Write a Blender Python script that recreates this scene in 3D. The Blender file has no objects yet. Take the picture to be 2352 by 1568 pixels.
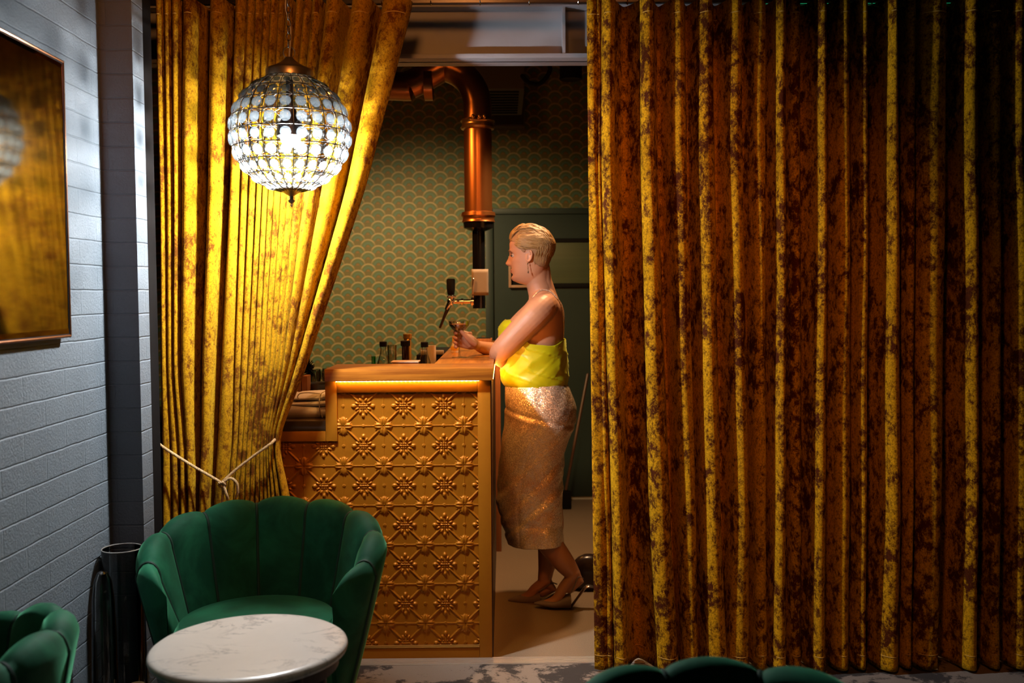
import bpy, bmesh, math, random
import numpy as np
from mathutils import Vector, Matrix
random.seed(4)
rng = np.random.default_rng(7)
PI = math.pi
sc = bpy.context.scene
C = sc.collection

# ------------------------------------------------------------------ camera
W, H, FP = 2352, 1568, 35 / 36 * 2352
YAW, PITCH, ROLL = math.radians(-0.45), math.radians(90 - 2.73), math.radians(-0.36)
CAM = np.array([0, 0, 1.41])
RM = Matrix.Rotation(YAW, 3, 'Z') @ Matrix.Rotation(PITCH, 3, 'X') @ Matrix.Rotation(ROLL, 3, 'Z')
RN = np.array(RM)
cd = bpy.data.cameras.new('camera'); cam = bpy.data.objects.new('camera', cd); C.objects.link(cam)
cam.matrix_world = Matrix.Translation(Vector(CAM)) @ RM.to_4x4()
cd.lens = 35; cd.sensor_width = 36; cd.clip_start = 0.05
cd.dof.use_dof = True; cd.dof.focus_distance = 3.6; cd.dof.aperture_fstop = 3.2
sc.camera = cam

sc.view_settings.view_transform = 'Standard'; sc.view_settings.look = 'None'
sc.view_settings.exposure = 0.0; sc.view_settings.gamma = 1; sc.view_settings.use_curve_mapping = False
cy = sc.cycles
cy.max_bounces = 6; cy.diffuse_bounces = 3; cy.glossy_bounces = 4; cy.transmission_bounces = 5; cy.transparent_max_bounces = 16
cy.caustics_reflective = False; cy.caustics_refractive = False
cy.sample_clamp_indirect = 4
cy.use_denoising = True

# ------------------------------------------------------------------ world and lights
wd = bpy.data.worlds.new('world'); sc.world = wd; wd.use_nodes = True
wd.node_tree.nodes['Background'].inputs[0].default_value = (0.35, 0.22, 0.14, 1)
wd.node_tree.nodes['Background'].inputs[1].default_value = 0.012


def light(name, kind, loc, target, power, color, size=0.3, spot=None, blend=0.6):
    l = bpy.data.lights.new(name, kind); l.energy = power; l.color = color
    if kind == 'AREA': l.shape = 'DISK'; l.size = size
    else: l.shadow_soft_size = size
    if kind == 'SPOT': l.spot_size = math.radians(spot); l.spot_blend = blend
    o = bpy.data.objects.new(name, l); C.objects.link(o); o.location = loc
    d = Vector(target) - Vector(loc); o.rotation_euler = d.to_track_quat('-Z', 'Y').to_euler()
    return o


WARM = (1, 0.46, 0.17)
# warm ceiling spots of the lounge, aimed at the drapes and the tables
light('lounge_spot_curtain', 'SPOT', (0.55, 1.9, 2.68), (0.36, 3.7, 1.0), 60, (1, 0.30, 0.06), 0.12, 84, 1.0)
light('lounge_spot_left', 'SPOT', (-0.35, 1.9, 2.68), (-0.75, 3.7, 2.15), 44, (1, 0.34, 0.07), 0.12, 75, 0.9)
light('lounge_spot_table', 'SPOT', (-0.35, 1.7, 2.68), (-0.62, 2.5, 0.6), 17, (1, 0.78, 0.58), 0.1, 48, 0.8)
# bar: hanging lamp hidden behind the tied-back drape, spot over the counter, spot on the wallpaper
light('bar_lamp', 'SPOT', (-1.0, 5.0, 2.42), (-0.5, 6.4, 0.75), 200, (1, 0.68, 0.32), 0.12, 104, 0.75)
light('bar_spot', 'SPOT', (0.34, 4.75, 2.42), (0.22, 4.75, 0), 115, (1, 0.60, 0.30), 0.05, 100, 0.7)
light('bar_lamp_front', 'SPOT', (-0.75, 4.35, 2.3), (0.1, 4.6, 0.9), 54, (1, 0.37, 0.075), 0.1, 130, 0.9)
light('bar_panel_spot', 'SPOT', (-0.25, 3.35, 2.62), (-0.42, 3.8, 0.75), 30, (1, 0.52, 0.12), 0.04, 46, 0.7)


# ------------------------------------------------------------------ projection helpers (pixel ray -> point on a real plane)
def ray(px, py): return RN @ np.array([(px - W / 2) / FP, -(py - H / 2) / FP, -1])
def PY(px, py, y): d = ray(px, py); return CAM + d * (y / d[1])
def PZ(px, py, z): d = ray(px, py); return CAM + d * ((z - CAM[2]) / d[2])


# ------------------------------------------------------------------ node helpers
class NT:
    def __init__(s, m): s.t = m.node_tree; s.n = s.t.nodes
    def new(s, k, **kw):
        n = s.n.new(k)
        for a, b in kw.items(): setattr(n, a, b)
        return n
    def put(s, sock, v):
        if isinstance(v, bpy.types.NodeSocket): s.t.links.new(v, sock)
        else:
            try: sock.default_value = v
            except Exception: sock.default_value = (*v, 1)
    def m(s, op, a, b=0.0, c=None):
        n = s.new('ShaderNodeMath', operation=op); s.put(n.inputs[0], a); s.put(n.inputs[1], b)
        if c is not None: s.put(n.inputs[2], c)
        return n.outputs[0]
    def ss(s, v, lo, hi):
        n = s.new('ShaderNodeMapRange', interpolation_type='SMOOTHSTEP'); s.put(n.inputs[0], v); s.put(n.inputs[1], lo); s.put(n.inputs[2], hi)
        return n.outputs[0]
    def mix(s, f, a, b, bt='MIX'):
        n = s.new('ShaderNodeMix', data_type='RGBA', blend_type=bt); s.put(n.inputs[0], f)
        s.put(n.inputs[6], a if isinstance(a, bpy.types.NodeSocket) else (*a, 1)); s.put(n.inputs[7], b if isinstance(b, bpy.types.NodeSocket) else (*b, 1))
        return n.outputs[2]
    def obj(s): return s.new('ShaderNodeTexCoord').outputs['Object']
    def map(s, v, scale):
        n = s.new('ShaderNodeMapping'); s.put(n.inputs[0], v); n.inputs[3].default_value = scale; return n.outputs[0]
    def noise(s, v, scale, detail=4, rough=0.55, dist=0.0):
        n = s.new('ShaderNodeTexNoise'); s.put(n.inputs['Vector'], v); n.inputs['Scale'].default_value = scale
        n.inputs['Detail'].default_value = detail; n.inputs['Roughness'].default_value = rough; n.inputs['Distortion'].default_value = dist
        return n.outputs[0]
    def xyz(s, v): n = s.new('ShaderNodeSeparateXYZ'); s.put(n.inputs[0], v); return n.outputs
    def bump(s, h, strength=0.5, dist=0.005):
        n = s.new('ShaderNodeBump'); s.put(n.inputs['Height'], h); n.inputs['Strength'].default_value = strength; n.inputs['Distance'].default_value = dist
        return n.outputs[0]


MATS = {}
def mat(name):
    m = bpy.data.materials.new(name); m.use_nodes = True
    b = m.node_tree.nodes['Principled BSDF']; return m, b, NT(m)


def plain(name, col, rough=0.5, metal=0.0, vary=0.12, scale=30, bump=0.0, bd=0.002, sheen=0, sheen_tint=(1, 1, 1), coat=0, stretch=(1, 1, 1), spec=0.5):
    if name in MATS: return MATS[name]
    m, b, t = mat(name)
    v = t.map(t.obj(), stretch); n = t.noise(v, scale)
    lo = tuple(c * (1 - vary) for c in col); hi = tuple(min(1, c * (1 + vary)) for c in col)
    t.put(b.inputs['Base Color'], t.mix(n, lo, hi))
    b.inputs['Roughness'].default_value = rough; b.inputs['Metallic'].default_value = metal
    b.inputs['Specular IOR Level'].default_value = spec
    if bump: t.put(b.inputs['Normal'], t.bump(t.noise(v, scale * 3), bump, bd))
    if sheen:
        b.inputs['Sheen Weight'].default_value = sheen; b.inputs['Sheen Roughness'].default_value = 0.35; b.inputs['Sheen Tint'].default_value = (*sheen_tint, 1)
    if coat: b.inputs['Coat Weight'].default_value = coat; b.inputs['Coat Roughness'].default_value = 0.15
    MATS[name] = m; return m


def crushed_velvet(name, thr, dark, up, dimcol):
    m, b, t = mat(name); v = t.obj()
    n1 = t.noise(t.map(v, (1, 1, 0.8)), 26, 10, 0.78, 0.2)
    n2 = t.noise(t.map(v, (1, 1, 0.5)), 7, 4, 0.6)
    f = t.ss(t.m('ADD', n1, t.m('MULTIPLY', t.m('SUBTRACT', n2, 0.5), 0.45)), thr - 0.07, thr + 0.07)
    n3 = t.noise(v, 160, 4, 0.7)
    n4 = t.noise(t.map(v, (1, 1, 0.7)), 75, 5, 0.7)
    f = t.m('MULTIPLY', f, t.ss(n4, 0.26, 0.52))
    c = t.mix(f, dark, up)
    c = t.mix(t.ss(n3, 0.38, 0.72), c, dimcol, 'MULTIPLY')
    t.put(b.inputs['Base Color'], c)
    b.inputs['Roughness'].default_value = 0.75; b.inputs['Specular IOR Level'].default_value = 0.15
    t.put(b.inputs['Sheen Weight'], t.m('MULTIPLY', f, 0.4)); b.inputs['Sheen Roughness'].default_value = 0.38
    b.inputs['Sheen Tint'].default_value = (1, 0.72, 0.06, 1)
    h = t.m('ADD', t.m('MULTIPLY', n1, 1.0), t.m('MULTIPLY', n3, 0.35))
    t.put(b.inputs['Normal'], t.bump(h, 0.75, 0.008))
    return m


VELVET_L = crushed_velvet('gold_crushed_velvet', 0.455, (0.20, 0.058, 0.001), (0.62, 0.305, 0.002), (0.50, 0.42, 0.32))
VELVET_R = crushed_velvet('gold_crushed_velvet_shaded', 0.475, (0.11, 0.020, 0.001), (0.86, 0.43, 0.003), (0.50, 0.42, 0.32))  # one velvet in two tones; light and shade on each drape put into colour

m, b, t = mat('green_velvet'); v = t.obj()
n = t.noise(v, 5, 4, 0.6, 0.5)
t.put(b.inputs['Base Color'], t.mix(t.ss(n, 0.35, 0.7), (0.003, 0.055, 0.026), (0.014, 0.15, 0.072)))
b.inputs['Roughness'].default_value = 0.7; b.inputs['Specular IOR Level'].default_value = 0.2
b.inputs['Sheen Weight'].default_value = 0.55; b.inputs['Sheen Roughness'].default_value = 0.35; b.inputs['Sheen Tint'].default_value = (0.2, 0.75, 0.4, 1)
t.put(b.inputs['Normal'], t.bump(t.noise(v, 400, 2), 0.2, 0.001)); GREEN = m


def brick_mat(name, col, ax):
    m, b, t = mat(name); v = t.obj(); x = t.xyz(v)
    w = t.m('MULTIPLY', t.m('SUBTRACT', t.noise(v, 9, 4, 0.6), 0.5), 0.007)
    z = t.m('ADD', x[2], w); u = t.m('ADD', x[ax], w)
    hrow = 0.0757; L = 0.25
    zr = t.m('DIVIDE', t.m('ADD', z, 0.009), hrow); row = t.m('FLOOR', zr)
    dz = t.m('MULTIPLY', t.m('ABSOLUTE', t.m('SUBTRACT', t.m('SUBTRACT', zr, row), 0.5)), 2.0)      # 1 at joint
    uu = t.m('ADD', t.m('DIVIDE', u, L), t.m('MULTIPLY', t.m('MODULO', t.m('ABSOLUTE', row), 2.0), 0.5))
    du = t.m('MULTIPLY', t.m('ABSOLUTE', t.m('SUBTRACT', t.m('FRACT', uu), 0.5)), 2.0)
    gz = t.ss(dz, 0.90, 0.985); gu = t.m('MULTIPLY', t.ss(du, 0.965, 0.995), 0.35)
    g = t.m('MAXIMUM', gz, gu)
    n1 = t.noise(v, 130, 5, 0.7); n2 = t.noise(t.map(v, (1, 1, 1)), 22, 4, 0.6, 1.5)
    wv = t.new('ShaderNodeTexWhiteNoise'); cmb = t.new('ShaderNodeCombineXYZ'); t.put(cmb.inputs[0], row); t.put(cmb.inputs[1], t.m('FLOOR', uu)); t.put(wv.inputs[0], cmb.outputs[0])
    hgt = t.m('ADD', t.m('MULTIPLY', g, -0.7), t.m('ADD', t.m('MULTIPLY', n1, 0.85), t.m('MULTIPLY', n2, 0.35)))
    hgt = t.m('ADD', hgt, t.m('MULTIPLY', wv.outputs[0], 0.18))
    t.put(b.inputs['Normal'], t.bump(hgt, 0.7, 0.0075))
    c = t.mix(n2, tuple(q * 0.86 for q in col), col); t.put(b.inputs['Base Color'], c)
    b.inputs['Roughness'].default_value = 0.42; b.inputs['Specular IOR Level'].default_value = 0.35
    return m


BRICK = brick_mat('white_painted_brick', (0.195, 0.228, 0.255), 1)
BRICKX = brick_mat('shaded_painted_brick', (0.165, 0.175, 0.205), 0)  # same brick, with shade put into a darker colour

# scallop wallpaper
m, b, t = mat('scallop_wallpaper'); v = t.obj(); x = t.xyz(v)
Pw, Hw, Rw = 0.1416, 0.0413, 0.0545
vz = t.m('DIVIDE', x[2], Hw); j0 = t.m('FLOOR', vz)
def dist_row(j):
    par = t.m('MULTIPLY', t.m('MODULO', t.m('ABSOLUTE', j), 2.0), 0.5)
    u = t.m('ADD', t.m('DIVIDE', x[0], Pw), t.m('ADD', par, 50.0))
    dx = t.m('MULTIPLY', t.m('SUBTRACT', t.m('FRACT', u), 0.5), Pw)
    dz = t.m('SUBTRACT', x[2], t.m('MULTIPLY', j, Hw))
    r = t.m('SQRT', t.m('ADD', t.m('MULTIPLY', dx, dx), t.m('MULTIPLY', dz, dz)))
    return t.m('DIVIDE', r, Rw), t.m('ARCTAN2', dx, dz)
d1, a1 = dist_row(t.m('SUBTRACT', j0, 1.0)); d0, a0 = dist_row(j0)
in1 = t.m('LESS_THAN', d1, 1.0); in0 = t.m('LESS_THAN', d0, 1.0)
def pick(p, q): return t.m('ADD', t.m('MULTIPLY', in1, p), t.m('MULTIPLY', t.m('SUBTRACT', 1.0, in1), q))
d = pick(d1, d0); a = pick(a1, a0)
rays = t.m('ADD', t.m('MULTIPLY', t.m('SINE', t.m('MULTIPLY', a, 22.0)), 0.5), 0.5)
TAN = (0.30, 0.225, 0.10); OLV = (0.085, 0.10, 0.028); TEAL = (0.055, 0.145, 0.105); ORG = (0.20, 0.095, 0.02)
ramp = t.new('ShaderNodeValToRGB'); e = ramp.color_ramp; e.interpolation = 'CONSTANT'
e.elements[0].position = 0; e.elements[0].color = (*ORG, 1); e.elements[1].position = 0.22; e.elements[1].color = (*OLV, 1)
for p_, c_ in ((0.36, TEAL), (0.60, OLV), (0.64, (0.075, 0.12, 0.045)), (0.81, TAN)):
    q = e.elements.new(p_); q.color = (*c_, 1)
t.put(ramp.inputs[0], d)
tanf = t.m('MULTIPLY', t.m('GREATER_THAN', d, 0.81), t.ss(t.m('ABSOLUTE', a), 0.75, 1.35))
rampc = t.mix(t.m('MULTIPLY', tanf, 0.8), ramp.outputs[0], (0.15, 0.115, 0.03))
band = t.m('MULTIPLY', t.m('MULTIPLY', t.m('LESS_THAN', d, 0.8), t.m('GREATER_THAN', d, 0.33)), rays)
col = t.mix(t.m('MULTIPLY', band, 0.45), rampc, (0.12, 0.11, 0.03))
anyin = t.m('MAXIMUM', in1, in0)
col = t.mix(anyin, (0.115, 0.095, 0.022), col)
t.put(b.inputs['Base Color'], col); b.inputs['Roughness'].default_value = 0.6
WALLPAPER = m

# carpet
m, b, t = mat('mottled_carpet'); v = t.obj()
n1 = t.noise(v, 3.6, 5, 0.62, 0.8); n2 = t.noise(v, 22, 6, 0.75); n3 = t.noise(v, 420, 2)
f = t.ss(t.m('ADD', n1, t.m('MULTIPLY', t.m('SUBTRACT', n2, 0.5), 0.55)), 0.44, 0.53)
t.put(b.inputs['Base Color'], t.mix(t.m('MULTIPLY', n3, 0.5), t.mix(f, (0.028, 0.026, 0.028), (0.34, 0.29, 0.245)), (0.1, 0.09, 0.08)))
b.inputs['Roughness'].default_value = 0.95; t.put(b.inputs['Normal'], t.bump(n3, 0.6, 0.004)); CARPET = m

m, b, t = mat('bar_floor_concrete'); v = t.obj()
n1 = t.noise(v, 2.5, 5); n2 = t.noise(v, 260, 2, 0.7)
t.put(b.inputs['Base Color'], t.mix(t.ss(n2, 0.35, 0.7), t.mix(n1, (0.25, 0.185, 0.12), (0.33, 0.25, 0.17)), (0.2, 0.15, 0.1)))
b.inputs['Roughness'].default_value = 0.55; t.put(b.inputs['Normal'], t.bump(n2, 0.15, 0.001)); CONCRETE = m

# marble
m, b, t = mat('veined_marble'); v = t.obj()
w = t.noise(v, 5, 6, 0.6, 1.2); vn = t.m('ABSOLUTE', t.m('SUBTRACT', t.noise(t.map(v, (1, 2.2, 1)), 3.2, 6, 0.65, 1.6), 0.5))
f = t.m('MULTIPLY', t.m('SUBTRACT', 1.0, t.ss(vn, 0.0, 0.028)), t.ss(w, 0.46, 0.62))
t.put(b.inputs['Base Color'], t.mix(t.m('MULTIPLY', f, 0.6), t.mix(w, (0.54, 0.47, 0.40), (0.68, 0.60, 0.52)), (0.10, 0.09, 0.085)))
b.inputs['Roughness'].default_value = 0.28; MARBLE = m

# wood
def wood(name, c1, c2, axis=0, rough=0.4, coat=0.3):
    m, b, t = mat(name); s = [70, 70, 70]; s[axis] = 3
    n1 = t.noise(t.map(t.obj(), tuple(s)), 1.0, 5, 0.6, 0.4)
    t.put(b.inputs['Base Color'], t.mix(t.ss(n1, 0.3, 0.7), c1, c2)); b.inputs['Roughness'].default_value = rough
    b.inputs['Coat Weight'].default_value = coat; b.inputs['Coat Roughness'].default_value = 0.2
    t.put(b.inputs['Normal'], t.bump(n1, 0.12, 0.002)); return m
TOPWOOD = wood('counter_top_wood', (0.26, 0.072, 0.006), (0.48, 0.165, 0.015), 0, 0.35, 0.5)
TOPWOODY = wood('counter_leg_wood', (0.26, 0.072, 0.006), (0.48, 0.165, 0.015), 1, 0.35, 0.5)
DARKWOOD = wood('dark_side_wood', (0.045, 0.018, 0.008), (0.085, 0.034, 0.014), 2, 0.5, 0.1)
EDGEWOOD = wood('warm_post_wood', (0.26, 0.09, 0.025), (0.36, 0.13, 0.035), 2, 0.5, 0.1)

COPPERPAINT = plain('bronze_painted_panel', (0.42, 0.145, 0.006), 0.45, 0.3, 0.1, 60, 0.15, 0.001, spec=0.25)
FRAMEPAINT = plain('bronze_painted_board', (0.44, 0.16, 0.007), 0.5, 0.25, 0.07, 40, 0.1, 0.001, spec=0.25)
COPPER = plain('copper_pipe_metal', (0.46, 0.18, 0.055), 0.3, 0.9, 0.12, 12)
COLLAR = plain('brass_collar_metal', (0.72, 0.40, 0.13), 0.3, 0.9, 0.1, 12)
BLACK = plain('matte_black', (0.006, 0.005, 0.005), 0.8, spec=0.15)
BLACKGLOSS = plain('gloss_black', (0.006, 0.006, 0.007), 0.15)
CEIL = plain('dark_ceiling_paint', (0.012, 0.010, 0.010), 0.9)
BEAM = plain('grey_painted_steel', (0.38, 0.385, 0.42), 0.5, 0, 0.05, 20)
GREENPAINT = plain('dark_green_door_paint', (0.012, 0.028, 0.024), 0.5, 0, 0.1, 15)
GREENLIGHT = plain('olive_panel_paint', (0.055, 0.075, 0.04), 0.35, 0, 0.25, 25, 0, 0.001, stretch=(0.05, 1, 2.2))
WHITE = plain('white_strip', (0.75, 0.78, 0.70), 0.5)
ALU = plain('brushed_aluminium', (0.80, 0.76, 0.70), 0.35, 0.75, 0.08, 20)
CHROME = plain('chrome', (0.85, 0.8, 0.72), 0.12, 1.0, 0.03)
BRONZE = plain('antique_bronze', (0.34, 0.26, 0.16), 0.35, 0.9, 0.2, 40)
WIRE = plain('dark_wire', (0.045, 0.04, 0.035), 0.35, 0.8)
PAPER = plain('paper_note', (0.30, 0.25, 0.20), 0.8)
LINEN = plain('folded_linen', (0.72, 0.68, 0.66), 0.9, 0, 0.1, 90, 0.4, 0.001)
ROPE = plain('twisted_cord', (0.66, 0.44, 0.20), 0.5, 0, 0.1, 200, sheen=0.4)
SEAMG = plain('piping_velvet', (0.004, 0.035, 0.02), 0.7)
SEAMY = plain('gold_thread', (0.75, 0.42, 0.06), 0.6)
SKIN = None
m, b, t = mat('skin'); v = t.obj()
t.put(b.inputs['Base Color'], t.mix(t.noise(v, 14, 4), (0.44, 0.20, 0.105), (0.53, 0.27, 0.15)))
b.inputs['Roughness'].default_value = 0.48; b.inputs['Subsurface Weight'].default_value = 0.0
t.put(b.inputs['Normal'], t.bump(t.noise(v, 220, 3), 0.08, 0.001)); SKIN = m
LIP = plain('lips', (0.42, 0.14, 0.11), 0.4)
HAIR = plain('blond_hair', (0.31, 0.17, 0.05), 0.5, 0, 0.5, 60, 0.5, 0.003, stretch=(0.3, 2, 1))
FUZZ = plain('cropped_side_hair', (0.30, 0.16, 0.07), 0.7, 0, 0.25, 120, 0.4, 0.002)
EYEW = plain('eye_white', (0.6, 0.55, 0.5), 0.2)
EYED = plain('eye_dark', (0.02, 0.015, 0.01), 0.2)
SATIN = plain('lime_satin', (0.46, 0.46, 0.004), 0.42, 0.0, 0.06, 10, 0.15, 0.002, sheen=0.3, sheen_tint=(0.9, 1, 0.3))
SHOE = plain('taupe_suede', (0.20, 0.155, 0.15), 0.65, 0, 0.1, 60)
HEEL = plain('silver_heel', (0.45, 0.38, 0.36), 0.25, 0.9)
BAG = plain('dark_brown_leather', (0.028, 0.015, 0.013), 0.25, 0, 0.1, 20, 0.1)
FOAM = plain('cocktail_foam', (0.42, 0.15, 0.05), 0.7)
DRINK = plain('dark_cocktail', (0.035, 0.006, 0.004), 0.1)
CERAMIC = plain('ivory_ceramic', (0.70, 0.62, 0.45), 0.4)
YELLOW = plain('yellow_label', (0.75, 0.42, 0.03), 0.5)
GOLDFOIL = plain('gold_foil', (0.62, 0.40, 0.10), 0.3, 0.8)
STEEL = plain('brushed_steel', (0.14, 0.15, 0.16), 0.35, 0.7)
TRAYM = plain('pink_tray', (0.55, 0.36, 0.24), 0.6)
WICK = plain('candle_wax', (0.7, 0.55, 0.3), 0.4)

# sequins
m, b, t = mat('champagne_sequins'); v = t.obj()
vo = t.new('ShaderNodeTexVoronoi'); t.put(vo.inputs['Vector'], v); vo.inputs['Scale'].default_value = 400
sx = t.xyz(vo.outputs['Color'])
n1 = t.noise(v, 6, 4, 0.6, 0.8); n2 = t.noise(v, 16, 3)
c = t.mix(t.ss(n1, 0.4, 0.62), (0.82, 0.58, 0.38), (0.92, 0.82, 0.62)); c = t.mix(t.m('MULTIPLY', sx[0], 0.5), c, (0.35, 0.24, 0.14))
t.put(b.inputs['Base Color'], c); b.inputs['Metallic'].default_value = 0.5
t.put(b.inputs['Roughness'], t.m('ADD', t.m('MULTIPLY', sx[1], 0.3), 0.17))
geo = t.new('ShaderNodeNewGeometry'); vm = t.new('ShaderNodeVectorMath', operation='SUBTRACT'); t.put(vm.inputs[0], vo.outputs['Color']); vm.inputs[1].default_value = (.5, .5, .5)
vs = t.new('ShaderNodeVectorMath', operation='SCALE'); t.put(vs.inputs[0], vm.outputs[0]); vs.inputs['Scale'].default_value = 0.65
va = t.new('ShaderNodeVectorMath', operation='ADD'); t.put(va.inputs[0], geo.outputs['Normal']); t.put(va.inputs[1], vs.outputs[0])
vn = t.new('ShaderNodeVectorMath', operation='NORMALIZE'); t.put(vn.inputs[0], va.outputs[0]); t.put(b.inputs['Normal'], vn.outputs[0]); SEQUIN = m


def emis(name, col, s):
    m, b, t = mat(name); b.inputs['Base Color'].default_value = (*col, 1); b.inputs['Emission Color'].default_value = (*col, 1); b.inputs['Emission Strength'].default_value = s
    return m
BULB = emis('glowing_bulb', (0.96, 0.98, 1.0), 4300)
LED = emis('amber_led', (1, 0.52, 0.12), 48)
m_ = LED; t = NT(m_); x = t.xyz(t.obj()); b = t.n['Principled BSDF']
t.put(b.inputs['Emission Strength'], t.m('ADD', t.m('MULTIPLY', t.ss(t.m('SINE', t.m('MULTIPLY', x[0], 380.0)), 0.2, 0.9), 75.0), 16.0))
LEDR = emis('amber_led_side', (1, 0.36, 0.06), 120)
LAMPFACE = emis('spot_face', (1, 0.6, 0.25), 0.35)
GREENLED = emis('green_led', (0.02, 0.9, 0.35), 0.8)


def thin_glass(name, tint, base=0.06, edge=0.6, rough=0.02):
    m, b, t = mat(name); out = t.n['Material Output']; t.n.remove(b)
    tr = t.new('ShaderNodeBsdfTransparent'); tr.inputs[0].default_value = (*tint, 1)
    gl = t.new('ShaderNodeBsdfGlossy'); gl.inputs['Roughness'].default_value = rough
    lw = t.new('ShaderNodeLayerWeight'); lw.inputs[0].default_value = 0.25
    f = t.m('ADD', t.m('MULTIPLY', lw.outputs['Fresnel'], edge), base)
    mx = t.new('ShaderNodeMixShader'); t.put(mx.inputs[0], f); t.t.links.new(tr.outputs[0], mx.inputs[1]); t.t.links.new(gl.outputs[0], mx.inputs[2])
    t.t.links.new(mx.outputs[0], out.inputs[0]); return m
GLASS = thin_glass('clear_glass', (0.88, 0.90, 0.86), 0.13, 0.7, 0.05); GREENGLASS = thin_glass('green_glass', (0.12, 0.5, 0.2), 0.08); SMOKEGLASS = thin_glass('smoke_glass', (0.80, 0.81, 0.80), 0.03, 1.0)
DARKGLASS = plain('dark_bottle_glass', (0.02, 0.006, 0.006), 0.08)
# crystal
m, b, t = mat('lamp_crystal'); out = t.n['Material Output']; t.n.remove(b)
tr = t.new('ShaderNodeBsdfTransparent'); tr.inputs[0].default_value = (0.42, 0.47, 0.50, 1)
tl = t.new('ShaderNodeBsdfTranslucent'); tl.inputs[0].default_value = (0.95, 0.98, 1, 1)
gl = t.new('ShaderNodeBsdfGlossy'); gl.inputs['Roughness'].default_value = 0.1
m1 = t.new('ShaderNodeMixShader'); m1.inputs[0].default_value = 0.024; m2 = t.new('ShaderNodeMixShader'); m2.inputs[0].default_value = 0.09
t.t.links.new(tr.outputs[0], m1.inputs[1]); t.t.links.new(tl.outputs[0], m1.inputs[2]); t.t.links.new(m1.outputs[0], m2.inputs[1]); t.t.links.new(gl.outputs[0], m2.inputs[2]); t.t.links.new(m2.outputs[0], out.inputs[0]); CRYSTAL = m
# mirror
m, b, t = mat('smoked_mirror'); b.inputs['Metallic'].default_value = 1; b.inputs['Roughness'].default_value = 0.07
t.put(b.inputs['Base Color'], t.mix(t.noise(t.obj(), 8, 5), (0.11, 0.09, 0.06), (0.19, 0.16, 0.11))); MIRROR = m


# ------------------------------------------------------------------ mesh helpers
def link(name, me, m=None, parent=None, smooth=True):
    o = bpy.data.objects.new(name, me); C.objects.link(o)
    if m: me.materials.append(m)
    if smooth: me.polygons.foreach_set('use_smooth', [True] * len(me.polygons))
    if parent:
        o.parent = parent; o.matrix_parent_inverse = Matrix.Translation(-Vector(parent.location)) if parent.rotation_euler.z == 0 else parent.matrix_basis.inverted()
    return o


def tag(o, label, cat, group=None, kind=None):
    o['label'] = label; o['category'] = cat
    if group: o['group'] = group
    if kind: o['kind'] = kind
    return o


def thing(name, label, cat, loc=(0, 0, 0), group=None):
    o = bpy.data.objects.new(name, None); C.objects.link(o); o.location = loc; o.empty_display_size = 0.1
    return tag(o, label, cat, group)


def struct(o): o['kind'] = 'structure'; return o


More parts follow.
